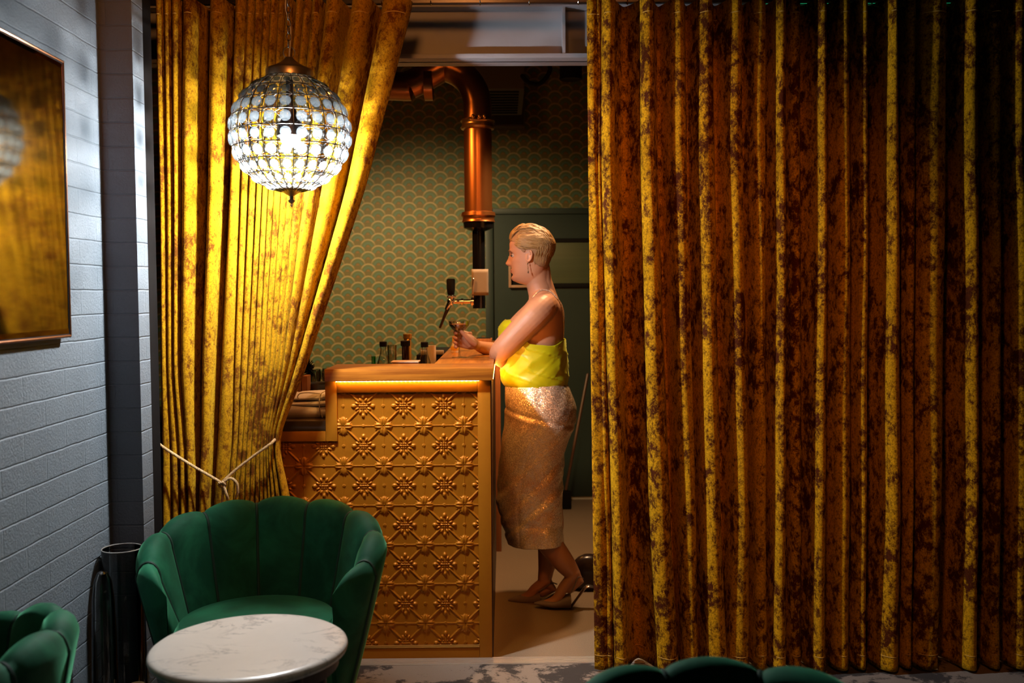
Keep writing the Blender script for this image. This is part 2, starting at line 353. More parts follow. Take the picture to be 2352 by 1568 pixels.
class MB:
    """collects shapes into one mesh"""
    def __init__(s): s.v = []; s.f = []
    def add(s, vs, fs):
        k = len(s.v); s.v += [tuple(map(float, p)) for p in vs]; s.f += [tuple(i + k for i in f) for f in fs]; return s
    def box(s, lo, hi, bev=0.0):
        bm = bmesh.new(); bmesh.ops.create_cube(bm, size=1)
        for q in bm.verts: q.co = Vector([(lo[i] + hi[i]) / 2 + q.co[i] * (hi[i] - lo[i]) for i in range(3)])
        if bev: bmesh.ops.bevel(bm, geom=bm.edges[:], offset=bev, segments=2, affect='EDGES', profile=0.6)
        bm.verts.index_update(); s.add([q.co for q in bm.verts], [[q.index for q in f.verts] for f in bm.faces]); bm.free(); return s
    def grid(s, P, cu=False, cv=False, flip=False):
        P = np.asarray(P); n, mm = P.shape[:2]; fs = []
        for i in range(n if cu else n - 1):
            for j in range(mm if cv else mm - 1):
                a, b_, c_, d_ = i * mm + j, ((i + 1) % n) * mm + j, ((i + 1) % n) * mm + (j + 1) % mm, i * mm + (j + 1) % mm
                fs.append((a, d_, c_, b_) if flip else (a, b_, c_, d_))
        return s.add(P.reshape(-1, 3), fs)
    def rings(s, R, cap=True):
        R = np.asarray(R); k0 = len(s.v); s.grid(R, False, True); n, mm = R.shape[:2]
        if cap:
            k = len(s.v); s.v.append(tuple(R[0].mean(0))); s.v.append(tuple(R[-1].mean(0)))
            for j in range(mm):
                s.f.append((k0 + (j + 1) % mm, k0 + j, k)) if True else 0
                s.f.append((k0 + (n - 1) * mm + j, k0 + (n - 1) * mm + (j + 1) % mm, k + 1))
        return s
    def lathe(s, prof, c=(0, 0, 0), n=32, axis='z'):
        R = []
        for r, z in prof:
            a = np.linspace(0, 2 * PI, n, endpoint=False); x, y, zz = np.cos(a) * r, np.sin(a) * r, np.full(n, z)
            q = np.stack([x, y, zz], 1) if axis == 'z' else (np.stack([zz, x, y], 1) if axis == 'x' else np.stack([y, zz, x], 1))
            R.append(q + np.array(c))
        return s.rings(R)
    def tube(s, pts, rad, n=10, round_ends=True, flat=None):
        P = np.array(pts, float); k = len(P); r = np.full(k, rad, float) if np.isscalar(rad) else np.array(rad, float)
        T = np.gradient(P, axis=0); T /= np.linalg.norm(T, axis=1)[:, None] + 1e-12
        up = np.array([0, 0, 1.0]) if abs(T[0][2]) < 0.9 else np.array([0, 1.0, 0]); N = up - T[0] * up.dot(T[0]); N /= np.linalg.norm(N)
        R = []; cen = []; rr = []; fr = []
        for i in range(k):
            N = N - T[i] * N.dot(T[i]); N /= np.linalg.norm(N); B = np.cross(T[i], N); fr.append((N.copy(), B))
        if round_ends:
            for q in (0.95, 0.7, 0.35): cen.append(P[0] - T[0] * r[0] * q); rr.append(r[0] * math.sqrt(1 - q * q)); R.append(fr[0])
        for i in range(k): cen.append(P[i]); rr.append(r[i]); R.append(fr[i])
        if round_ends:
            for q in (0.35, 0.7, 0.95): cen.append(P[-1] + T[-1] * r[-1] * q); rr.append(r[-1] * math.sqrt(1 - q * q)); R.append(fr[-1])
        a = np.linspace(0, 2 * PI, n, endpoint=False); out = []
        fx, fy = flat or (1, 1)
        for c_, q, (N_, B_) in zip(cen, rr, R): out.append(c_ + q * (np.outer(np.cos(a) * fx, N_) + np.outer(np.sin(a) * fy, B_)))
        return s.rings(out)
    def ell(s, c, r, n=20, rot=None):
        R = []
        for ph in np.linspace(-PI / 2 + 0.05, PI / 2 - 0.05, n // 2 + 1):
            a = np.linspace(0, 2 * PI, n, endpoint=False)
            q = np.stack([np.cos(a) * math.cos(ph) * r[0], np.sin(a) * math.cos(ph) * r[1], np.full(n, math.sin(ph) * r[2])], 1)
            if rot is not None: q = q @ np.array(rot).T
            R.append(q + np.array(c))
        return s.rings(R)
    def mesh(s, name, fix=True):
        me = bpy.data.meshes.new(name); me.from_pydata(s.v, [], s.f)
        if fix:
            bm = bmesh.new(); bm.from_mesh(me); bmesh.ops.recalc_face_normals(bm, faces=bm.faces[:]); bm.to_mesh(me); bm.free()
        me.update(); return me
    def build(s, name, m, parent=None, smooth=True, sharp=None):
        o = link(name, s.mesh(name), m, parent, smooth)
        if smooth and sharp is not False:
            try: o.data.set_sharp_from_angle(angle=math.radians(sharp or 40))
            except Exception: pass
        return o


def smooth_path(pts, k=6):
    P = np.array(pts, float); n = len(P); out = []
    for i in range(n - 1):
        p0, p1, p2, p3 = P[max(i - 1, 0)], P[i], P[i + 1], P[min(i + 2, n - 1)]
        for u in np.linspace(0, 1, k, endpoint=False):
            out.append(0.5 * ((2 * p1) + (-p0 + p2) * u + (2 * p0 - 5 * p1 + 4 * p2 - p3) * u * u + (-p0 + 3 * p1 - 3 * p2 + p3) * u ** 3))
    out.append(P[-1]); return np.array(out)


def solid(o, th, off=0): md = o.modifiers.new('thickness', 'SOLIDIFY'); md.thickness = th; md.offset = off; return o


# ------------------------------------------------------------------ the setting
YC = 3.65       # curtain plane
YB = 3.805      # bar front
YW = 6.79       # back wall
XL = -1.27
struct(MB().box((-2.6, -1.2, -0.05), (2.6, 3.735, 0)).build('floor', CARPET, smooth=False))
struct(MB().box((-2.6, 3.80, -0.05), (2.6, 7.0, 0)).build('floor.001', CONCRETE, smooth=False))
th = MB()
th.box((-2.6, 3.733, -0.05), (2.6, 3.80, 0.003))
for k in range(5): th.box((-2.6, 3.737 + k * 0.013, 0.003), (2.6, 3.745 + k * 0.013, 0.006), 0.001)
struct(th.build('trim_1', ALU))
struct(MB().box((XL - 0.15, 2.40, 0), (XL, 3.19, 2.75)).build('wall_left', BRICK, smooth=False))
struct(MB().box((-2.0, 2.395, 0), (XL - 0.151, 2.40, 2.75)).build('wall_return', BRICKX, smooth=False))
struct(MB().box((-2.1, -1.2, 0), (-2.0, 2.40, 2.75)).build('wall_left.001', BRICK, smooth=False))
# pier: one masonry pillar; the front face's shade is put into its darker colour
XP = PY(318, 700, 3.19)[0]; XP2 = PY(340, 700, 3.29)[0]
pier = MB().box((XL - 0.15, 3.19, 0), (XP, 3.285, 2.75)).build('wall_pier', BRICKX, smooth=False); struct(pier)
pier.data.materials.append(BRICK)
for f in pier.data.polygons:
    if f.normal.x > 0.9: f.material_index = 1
struct(MB().box((XL - 0.15, 3.29, 0), (XP - 0.02, 3.42, 2.75)).build('wall_gap_shade', BLACK, smooth=False))  # black slab standing in for the shade behind the pier
struct(MB().box((-2.6, 3.42, 0), (-1.262, 3.595, 2.75)).build('wall_front_gap_fill', BLACK, smooth=False))  # black wall run out to fill the dark gap beside the drape
struct(MB().box((-2.6, YW, 0), (2.6, 6.95, 3.1)).build('wall_back', WALLPAPER, smooth=False))
struct(MB().box((-2.6, 3.6, 0), (-2.5, YW, 3.1)).build('wall_left.002', GREENPAINT, smooth=False))
struct(MB().box((2.5, -1.2, 0), (2.6, YW, 3.1)).build('wall_right', BLACK, smooth=False))
struct(MB().box((-2.6, -1.2, -0.0), (2.6, -1.1, 2.8)).build('wall_rear', plain('dark_rear_wall', (0.06, 0.045, 0.04), 0.8), smooth=False))
struct(MB().box((-2.6, -1.2, 2.75), (2.6, 3.72, 2.85)).build('ceiling', CEIL, smooth=False))
struct(MB().box((-2.6, 3.72, 3.0), (2.6, 7.0, 3.1)).build('ceiling.001', CEIL, smooth=False))
bb = PY(1330, 1143, YW - 0.02); 
struct(MB().box((-2.5, YW - 0.03, 0.0), (2.5, YW, 0.024), 0.004).build('baseboard_back', WHITE))

# steel beam over the opening
yb = 3.98
zt = PY(1200, 15, yb - 0.06)[2]; zb = PY(1200, 133, yb - 0.06)[2]; z1 = PY(1200, 103, yb - 0.06)[2]
bm_ = MB()
bm_.box((-2.5, yb - 0.06, zb), (2.5, yb + 0.08, zb + 0.018), 0.003)
bm_.box((-2.5, yb - 0.06, zt), (2.5, yb + 0.08, zt + 0.018), 0.003)
bm_.box((-2.5, yb + 0.0, zb), (2.5, yb + 0.012, zt), 0.0)
beam = struct(bm_.build('trim_2', BEAM))
sx0 = PY(1295, 60, yb - 0.05)[0]
MB().box((sx0 - 0.006, yb - 0.055, zb + 0.018), (sx0 + 0.006, yb, zt), 0.001).build('stiffener', BEAM, beam)

# door in the back wall
xl = PY(1115, 600, YW - 0.04)[0]; zt_ = PY(1240, 478, YW - 0.04)[2]; x0 = PY(1133, 600, YW - 0.03)[0]; zt2 = PY(1240, 492, YW - 0.03)[2]
door = bpy.data.objects.new('door_1', None); C.objects.link(door); door.location = (0.4, YW, 0); struct(door)
dz0 = 0.025
fr = MB(); fr.box((xl, YW - 0.055, dz0), (x0, YW - 0.001, zt_), 0.005); fr.box((x0 - 0.001, YW - 0.055, zt2), (1.25, YW - 0.001, zt_), 0.005); fr.box((1.2, YW - 0.055, dz0), (1.25, YW - 0.001, zt2), 0.005)
fr.build('door_frame', GREENPAINT, door)
MB().box((x0 + 0.002, YW - 0.04, dz0), (1.198, YW - 0.031, zt2 - 0.002)).build('door_leaf', GREENPAINT, door)
pa, pb = PY(1246, 557, YW - 0.05), PY(1356, 650, YW - 0.05)
pn = MB(); pn.box((pa[0], YW - 0.052, pb[2]), (1.05, YW - 0.04, pa[2]), 0.002)
pn.build('door_panel', GREENLIGHT, door)
ml = MB(); ml.box((pa[0] - 0.03, YW - 0.062, pa[2]), (1.08, YW - 0.04, pa[2] + 0.028), 0.006); ml.box((pa[0] - 0.03, YW - 0.062, pb[2] - 0.028), (1.08, YW - 0.04, pb[2]), 0.006); ml.box((pa[0] - 0.03, YW - 0.062, pb[2]), (pa[0], YW - 0.04, pa[2]), 0.004)
ml.build('panel_moulding', BLACK, door)

# ------------------------------------------------------------------ curtains
ZT = 2.468


def curtain_surface(keys, cols, zrows, base, amp_z, amp_v, sub=4, wob=0.0):
    """cols: list of (px at every key row..., depth in metres); returns a grid of points"""
    zk = np.array([PY(900, y, base)[2] for y in keys]); order = np.argsort(zk)
    X = np.array([[PY(c[i], keys[i], base)[0] for i in range(len(keys))] for c in cols]); D = np.array([c[-1] for c in cols])
    rows = []
    zs = np.linspace(zk.min(), zk.max(), 220)
    G = np.array([np.interp(zs, zk[order], x[order]) for x in X])
    ker = np.hanning(25); ker /= ker.sum()
    Gp = np.pad(G, ((0, 0), (12, 12)), mode='edge')
    # linear extension at the ends keeps the slope
    G = np.array([np.convolve(g, ker, 'valid') for g in Gp])
    nc = len(cols)
    for z in zrows:
        x = np.array([np.interp(z, zs, g) for g in G]); a = np.interp(z, amp_z, amp_v)
        ph = np.arange(nc)
        dd = D * a + wob * np.sin(ph * 1.7 + z * 3.1) * 0.5 + wob * 0.6 * np.sin(ph * 0.9 - z * 7.3)
        P = np.stack([x, base + dd, np.full(nc, z)], 1)
        rows.append(smooth_path(P, sub))
    return np.array(rows)


def ridge_cols(rid, amps, gapdepth=1.0, g0=None):
    """rid: list over ridges of list of (a,b) per key row"""
    cols = []; n = len(rid)
    for i, r in enumerate(rid):
        A = amps[i]
        for u, d_ in ((0.0, 0.25), (0.10, -0.45), (0.32, -0.9), (0.62, -1.0), (0.90, -0.5), (1.0, 0.25)):
            cols.append([a + (b_ - a) * u for a, b_ in r] + [A * d_])
        if i < n - 1:
            nx = rid[i + 1]
            gap = (nx[0][0] - r[0][1])
            if i == 0 and g0 is not None:
                cols[-1][-1] = g0; cols.append([(r[k][1] + nx[k][0]) / 2 for k in range(len(r))] + [g0]); continue
            cols.append([(r[k][1] + nx[k][0]) / 2 for k in range(len(r))] + [max(A, amps[i + 1]) * gapdepth * (1.1 if gap < 15 else 1.9)])
    return cols


def make_curtain(name, label, cols, keys, zlo, mat_, amp_z, amp_v, wob, hook_px):
    zr = np.concatenate([np.linspace(ZT, zlo, 120)])
    S = curtain_surface(keys, cols, zr, YC, amp_z, amp_v, 4, wob)
    cur = thing(name, label, 'curtain', (float(S[-1, :, 0].mean()), YC, 0))
    cl = MB().grid(S).build('drape', mat_, cur, sharp=False); solid(cl, 0.004)
    for z0, z1, nm in ((ZT - 0.055, ZT - 0.0515, 'hem_seam'), (zlo + 0.052, zlo + 0.055, 'hem_seam')):
        T = curtain_surface(keys, cols, np.array([z0, z1]), YC, amp_z, amp_v, 4, wob)
        T[:, :, 1] -= 0.0035
        solid(MB().grid(T).build(nm, SEAMY, cur), 0.001)
    return cur


# tied-back drape: ridges at five heights (top, mid, above tie, tie, below tie, floor)
kL = [-2, 430, 850, 1010, 1150, 1560]
Ltop = [(362, 379), (381, 397), (398, 420), (424, 457), (485, 525), (544, 570), (572, 588), (590, 605), (608, 623), (625, 642), (644, 659), (661, 678), (684, 699), (702, 718), (721, 744), (752, 790), (812, 860), (882, 950)]
L430 = [(370, 385), (386, 401), (404, 416), (421, 452), (481, 512), (531, 553), (556, 571), (574, 589), (592, 604), (606, 617), (619, 630), (632, 645), (648, 660), (662, 676), (680, 697), (702, 728), (740, 780), (796, 838)]
L850 = [(373, 387), (388, 401), (402, 415), (417, 447), (466, 493), (509, 540), (541, 554), (555, 570), (571, 583), (584, 596), (597, 608), (609, 619), (621, 631), (632, 641), (642, 650), (652, 662), (664, 676), (678, 699)]
L1010 = [(374, 392), (394, 410), (412, 427), (428, 446), (465, 485), (501, 534), (537, 547), (549, 558), (559, 567), (568, 577), (579, 590), (590, 598), (598, 606), (606, 612), (612, 617), (617, 622), (622, 627), (627, 635)]
L1150 = [(374, 396), (398, 416), (417, 432), (434, 452), (458, 480), (492, 520), (522, 535), (537, 548), (550, 562), (564, 574), (576, 586), (588, 597), (599, 607), (609, 617), (619, 627), (629, 637), (640, 648), (652, 667)]
L1560 = [(374 + (a - 374) * 1.08, 374 + (b_ - 374) * 1.08) for a, b_ in L1150]
rid = [list(q) for q in zip(Ltop, L430, L850, L1010, L1150, L1560)]
amps = [min(0.05, 0.018 + 0.0009 * (r[0][1] - r[0][0])) for r in rid]
zz = lambda y: PY(900, y, YC)[2]
curL = make_curtain('curtain', 'gold crushed velvet drape on the left, gathered by a rope tieback', ridge_cols(rid, amps), kL, 0.02, VELVET_L,
                    [zz(1560), zz(1150), zz(1010), zz(850), zz(430), zz(0)], [1.0, 0.8, 0.6, 0.85, 1.1, 1.2], 0.002, None)

kR = [-2, 400, 1200, 1560]
def rr(*q): return list(q)
ridR = [
    rr((1349, 1372), (1352, 1374), (1363, 1392), (1367, 1398)),
    rr((1380, 1414), (1380, 1412), (1404, 1434), (1410, 1444)),
    rr((1466, 1502), (1469, 1505), (1487, 1540), (1508, 1560)),
    rr((1538, 1570), (1542, 1577), (1562, 1598), (1570, 1602)),
    rr((1600, 1634), (1601, 1640), (1612, 1655), (1622, 1670)),
    rr((1670, 1702), (1670, 1705), (1682, 1719), (1672, 1719)),
    rr((1727, 1757), (1729, 1757), (1733, 1757), (1735, 1760)),
    rr((1778, 1802), (1779, 1803), (1774, 1802), (1770, 1803)),
    rr((1811, 1836), (1812, 1836), (1812, 1838), (1812, 1838)),
    rr((1872, 1896), (1871, 1897), (1862, 1893), (1857, 1893)),
    rr((1920, 1950), (1920, 1950), (1915, 1950), (1910, 1946)),
    rr((1970, 1990), (1970, 1991), (1965, 1988), (1960, 1985)),
    rr((2032, 2056), (2030, 2060), (2023, 2065), (2010, 2058)),
    rr((2080, 2100), (2080, 2098), (2076, 2094), (2070, 2088)),
    rr((2112, 2172), (2112, 2170), (2108, 2160), (2100, 2150)),
    rr((2206, 2240), (2206, 2243), (2206, 2241), (2200, 2236)),
    rr((2268, 2294), (2268, 2294), (2266, 2292), (2264, 2290)),
    rr((2316, 2350), (2318, 2350), (2318, 2352), (2316, 2352)),
    rr((2390, 2430), (2390, 2430), (2390, 2432), (2390, 2432)),
    rr((2470, 2520), (2470, 2520), (2470, 2520), (2470, 2520)),
]
ampR = [0.012, 0.045, 0.055, 0.04, 0.05, 0.045, 0.03, 0.05, 0.035, 0.05, 0.04, 0.035, 0.055, 0.03, 0.04, 0.055, 0.04, 0.045, 0.045, 0.045]
curR = make_curtain('curtain', 'gold crushed velvet drape hanging straight across the right half, in shadow', ridge_cols(ridR, ampR, 1.0, -0.008), kR, 0.012, VELVET_R,
                    [0, 1.2, 2.5], [1.05, 1.0, 0.85], 0.004, None)
rail = thing('curtain_rail', 'dark metal curtain rail along the ceiling above both drapes', 'rail', (0, YC + 0.07, 2.50))
MB().box((-1.30, YC + 0.066, 2.478), (2.45, YC + 0.09, 2.51), 0.004).build('track', plain('dark_rail', (0.09, 0.08, 0.08), 0.3, 0.8), rail)
hk0 = None
for x in np.arange(-1.16, 2.4, 0.18):
    if hk0 is None: hk0 = MB().tube(smooth_path([(x, YC + 0.076, 2.48), (x, YC + 0.055, 2.468), (x, YC + 0.045, 2.48)], 4), 0.0022, 6).build('hook', CHROME, rail); x00 = x
    else:
        h_ = hk0.copy(); C.objects.link(h_); h_.parent = rail; h_.matrix_parent_inverse = hk0.matrix_parent_inverse.copy(); h_.location.x += x - x00
g0 = PY(2095, 0, YC + 0.12)
tag(MB().box((g0[0] - 0.55, YC + 0.12, 2.49), (g0[0] + 0.3, YC + 0.13, 2.50)).build('led_strip', GREENLED), 'green led strip glowing behind the top of the right drape', 'light strip')

# rope tieback
def rope_mesh(path, r=0.0029, pitch=0.0155):
    P = smooth_path(path, 14); d = np.r_[0, np.cumsum(np.linalg.norm(np.diff(P, axis=0), axis=1))]
    L = d[-1]; n = int(L / 0.0018); s = np.linspace(0, L, n); Q = np.stack([np.interp(s, d, P[:, i]) for i in range(3)], 1)
    T = np.gradient(Q, axis=0); T /= np.linalg.norm(T, axis=1)[:, None]; mb = MB()
    up = np.array([0, 0, 1.0]); N = np.cross(T, np.array([0.13, 1.0, 0.07])); N /= np.linalg.norm(N, axis=1)[:, None]; B = np.cross(T, N)
    for k in range(3):
        a = s / pitch * 2 * PI + k * 2 * PI / 3
        mb.tube(Q + (N * np.cos(a)[:, None] + B * np.sin(a)[:, None]) * r * 0.95, r, 6, False)
    return mb
YR = YC - 0.062
tb = thing('rope_tieback', 'cream twisted rope tied in a knot around the left drape', 'rope', tuple(PY(515, 1108, YR)))
hk = PY(356, 1012, YR - 0.01); k0 = PY(512, 1108, YR)
rope_mesh([PY(350, 1008, YC - 0.03), hk, PY(380, 1030, YR + 0.0), PY(440, 1068, YR), PY(500, 1103, YR), k0 + (0.004, -0.008, -0.006)]).build('cord', ROPE, tb)
rope_mesh([k0 + (-0.004, -0.006, 0.0), PY(540, 1080, YR), PY(585, 1045, YR), PY(620, 1020, YR + 0.0), PY(631, 1010, YC - 0.03), PY(634, 1008, YC + 0.05)]).build('cord', ROPE, tb)
kn = []
for q in range(7):
    a = q * 1.35; kn.append(k0 + np.array([0.011 * math.cos(a), -0.008 - 0.008 * math.sin(a * 0.9), 0.010 * math.sin(a) - 0.006]))
rope_mesh(kn).build('knot', ROPE, tb)
rope_mesh([k0 + (0.002, -0.01, 0.0), PY(528, 1098, YR - 0.01), PY(543, 1108, YR - 0.012), PY(546, 1130, YR - 0.006), PY(542, 1142, YR)]).build('cord_loop', ROPE, tb)
rope_mesh([k0 + (0, -0.01, -0.01), PY(512, 1130, YR), PY(510, 1155, YR)]).build('cord_tail', ROPE, tb)
rope_mesh([k0 + (0.005, -0.01, -0.01), PY(520, 1135, YR - 0.01), PY(523, 1146, YR)]).build('cord_tail', ROPE, tb)

# ------------------------------------------------------------------ mirror
mx = XL + 0.028
mz1, mz0 = 2.075, 1.298; my0, my1 = 2.42, 2.868
mr = thing('wall_mirror', 'smoked bronze mirror with thin copper rim on the white brick wall', 'mirror', (XL, (my0 + my1) / 2, 1.7))
MB().box((XL + 0.001, my0, mz0), (mx - 0.004, my1, mz1)).build('backing', BLACK, mr, smooth=False)
MB().grid([[(mx, my0, mz0 + 0.02), (mx, my1 - 0.02, mz0 + 0.02)], [(mx, my0, mz1 - 0.02), (mx, my1 - 0.02, mz1 - 0.02)]]).build('glass', MIRROR, mr, smooth=False)
bv = MB(); q = mx - 0.006
bv.grid([[(q, my0, mz0), (q, my1, mz0)], [(mx + 0.0005, my0, mz0 + 0.021), (mx + 0.0005, my1 - 0.021, mz0 + 0.021)]])
bv.grid([[(q, my1, mz0), (q, my1, mz1)], [(mx + 0.0005, my1 - 0.021, mz0 + 0.021), (mx + 0.0005, my1 - 0.021, mz1 - 0.021)]])
bv.grid([[(q, my0, mz1), (q, my1, mz1)], [(mx + 0.0005, my0, mz1 - 0.021), (mx + 0.0005, my1 - 0.021, mz1 - 0.021)]])
bv.build('bevel', plain('bevelled_mirror_edge', (0.30, 0.20, 0.09), 0.08, 1.0), mr, smooth=False)
rm = MB()
rm.tube([(mx - 0.005, my0, mz0), (mx - 0.005, my1, mz0), (mx - 0.005, my1, mz0 + 0.001)], 0.0045, 8); rm.tube([(mx - 0.005, my1, mz0), (mx - 0.005, my1, mz1)], 0.0045, 8); rm.tube([(mx - 0.005, my0, mz1), (mx - 0.005, my1, mz1)], 0.0045, 8)
rm.build('rim', plain('copper_rim', (0.22, 0.09, 0.04), 0.3, 0.8), mr)

# ------------------------------------------------------------------ globe pendant
LC = np.array(PY(667, 306, 3.3)); LR = 0.1935
lamp = thing('globe_pendant', 'beaded crystal globe pendant lamp glowing white in front of the left drape', 'lamp', tuple(LC))
cg = MB(); NM = 24
def sph(lat, lon, r=LR): return LC + r * np.array([math.cos(lat) * math.cos(lon), math.cos(lat) * math.sin(lon), math.sin(lat)])
for k in range(NM): cg.tube([sph(l, k * 2 * PI / NM) for l in np.linspace(-1.40, 1.40, 30)], 0.0013, 5, False)
for lat in np.radians([-75, -60, -45, -30, -15, 0, 15, 30, 45, 60, 75]):
    a = np.linspace(0, 2 * PI, 73); cg.tube([sph(lat, q) for q in a], 0.0015, 5, False)
cg.build('wire_cage', WIRE, lamp)
lk = MB()
cells = []
for lat in np.radians([-67.5, -52.5, -37.5, -22.5, -7.5, 7.5, 22.5, 37.5, 52.5, 67.5]):
    for k in range(NM):
        lon = (k + 0.5) * 2 * PI / NM; cells.append((lat, lon))
        for sgn in (-1, 1):
            dl = 2 * PI / NM / 2; da = math.radians(7.5)
            lk.tube([sph(lat + sgn * da, lon - dl), sph(lat + sgn * da * 0.45, lon - dl * 0.1), sph(lat - sgn * da, lon + dl)][:2] + [sph(lat + sgn * da * 0.45, lon + dl * 0.1), sph(lat + sgn * da, lon + dl)], 0.0007, 4, False)
lk.build('link_wires', plain('silver_wire', (0.45, 0.47, 0.5), 0.25, 0.9), lamp)
def crystal_ring_points():
    R = []
    for r, h in ((0.3, 0.0052), (0.62, 0.0045), (0.9, 0.002), (1.0, 0), (0.9, -0.002), (0.62, -0.0045), (0.3, -0.0052)):
        a = np.linspace(0, 2 * PI, 10, endpoint=False) + (0.31 if r in (0.62,) else 0)
        R.append(np.stack([np.cos(a) * r * 0.0188, np.sin(a) * r * 0.0188, np.full(10, h * 1.3)], 1))
    return R
cm = MB().rings(crystal_ring_points()); cme = cm.mesh('crystal'); cme.materials.append(CRYSTAL)
def cell_matrix(lat, lon):
    p = sph(lat, lon); nrm = Vector(p - LC).normalized(); s = (1.0 if abs(lat) < 0.5 else 0.92 if abs(lat) < 0.8 else 0.72 if abs(lat) < 1.0 else 0.48)
    M = nrm.to_track_quat('Z', 'Y').to_matrix().to_4x4(); return Matrix.Translation(Vector(p)) @ M @ Matrix.Diagonal((s * (0.97 if abs(lat) < 0.5 else 0.85), s, s, 1))
cells.sort(key=lambda c: sph(*c)[1] - 0.0001 * c[0])
inv = Matrix.Translation(-Vector(LC))
proto = None
for c in cells[:100]:
    if proto is None: o = bpy.data.objects.new('crystal', cme); proto = o
    else: o = proto.copy()
    C.objects.link(o); o.parent = lamp; o.matrix_basis = inv @ cell_matrix(*c)
rest = MB()
for c in cells[100:]:
    M = cell_matrix(*c); k = len(rest.v); rest.add([M @ Vector(q) for q in cm.v], cm.f)
rs = rest.build('crystal_beads', CRYSTAL, lamp, smooth=False); rs['kind'] = 'stuff'
MB().lathe([(0.001, 0.076), (0.012, 0.074), (0.018, 0.066), (0.03, 0.056), (0.052, 0.044), (0.072, 0.036), (0.076, 0.030), (0.076, 0.008), (0.070, 0.004), (0.05, 0.0)], LC + (0, 0, LR - 0.022), 40).build('top_cap', BRONZE, lamp)
MB().lathe([(0.0005, -0.052), (0.004, -0.046), (0.002, -0.04), (0.009, -0.036), (0.012, -0.03), (0.006, -0.026), (0.007, -0.016), (0.013, -0.012), (0.03, -0.002), (0.052, 0.006), (0.054, 0.012), (0.03, 0.014)], LC - (0, 0, LR - 0.004), 32).build('bottom_finial', BRONZE, lamp)
MB().lathe([(0.012, 0.19), (0.012, 0.09), (0.02, 0.085), (0.022, 0.058), (0.040, 0.026), (0.044, -0.010), (0.041, -0.010), (0.037, 0.022), (0.02, 0.05)], LC, 20).build('holder_light_shield', WIRE, lamp)  # holder flared into an added shield that stops bulb light going upward
MB().lathe([(0.001, -0.046), (0.018, -0.042), (0.030, -0.028), (0.034, -0.008), (0.031, 0.012), (0.022, 0.030), (0.015, 0.046)], LC, 20).build('bulb', BULB, lamp)
ln = MB(); zt0 = LC[2] + LR + 0.052
a = np.linspace(0, 2 * PI, 25); ln.tube([LC + (0.019 * math.cos(q), 0.002, LR + 0.068 + 0.019 * math.sin(q)) for q in a], 0.0018, 6, False)
ln.build('hanging_ring', BRONZE, lamp)
ch = MB(); z = zt0 + 0.03; k = 0
while z < 2.745:
    a = np.linspace(0, 2 * PI, 13); ax = (1, 0) if k % 2 else (0.25, 0.97)
    ch.tube([LC + (0.006 * math.cos(q) * ax[0], 0.006 * math.cos(q) * ax[1], z - LC[2] + 0.013 + 0.014 * math.sin(q)) for q in a], 0.0014, 5, False); z += 0.0225; k += 1
ch.build('chain', CHROME, lamp)
MB().tube(smooth_path([LC + (0.0, 0, LR + 0.05), LC + (0.006, 0.004, LR + 0.15), LC + (-0.01, 0.004, LR + 0.22), LC + (0.004, 0.004, LR + 0.32), LC + (-0.004, 0, 2.745 - LC[2])], 8), 0.0022, 6).build('cord', plain('clear_cord', (0.5, 0.42, 0.3), 0.3), lamp)

# ------------------------------------------------------------------ bar counter
ZTOP = 1.13; XR = -0.054
bar = thing('bar_counter', 'bronze panelled bar counter with pressed ornament front and raised wooden top', 'bar counter', (-0.45, YB, 0))
# pressed metal relief, height field over real tiles
A0 = PY(882, 1069, YB); PER = 0.1538
xs = np.arange(-0.98, -0.083, 0.0022); zs = np.arange(0.028, 1.045, 0.0022)
Xg, Zg = np.meshgrid(xs, zs)
u = (Xg - A0[0]) / PER; w = (Zg - A0[2]) / PER
ua, wa = u - np.round(u), w - np.round(w)                       # around flower A
ub, wb = u - np.floor(u) - 0.5, w - np.floor(w) - 0.5           # around flower B
Hh = np.zeros_like(Xg)
def bumpf(q): return np.sqrt(np.clip(1 - q, 0, 1))
def elp(x, y, cx, cy_, rx, ry, ang=0, h=1.0, groove=0):
    c, s = math.cos(ang), math.sin(ang); dx, dy = x - cx, y - cy_
    a_, b_ = dx * c + dy * s, -dx * s + dy * c
    q = (a_ / rx) ** 2 + (b_ / ry) ** 2; r = h * bumpf(q)
    if groove: r = r * (1 - groove * np.exp(-(b_ / (ry * 0.16)) ** 2))
    return r
def bar_(x, y, x0_, y0_, x1_, y1_, hw, h):
    L2 = (x1_ - x0_) ** 2 + (y1_ - y0_) ** 2; tt = np.clip(((x - x0_) * (x1_ - x0_) + (y - y0_) * (y1_ - y0_)) / L2, 0, 1)
    dd = np.hypot(x - x0_ - tt * (x1_ - x0_), y - y0_ - tt * (y1_ - y0_)); return h * np.sqrt(np.clip(1 - (dd / hw) ** 2, 0, 1)) * np.clip((1 - dd / hw) * 3, 0, 1)
F = []
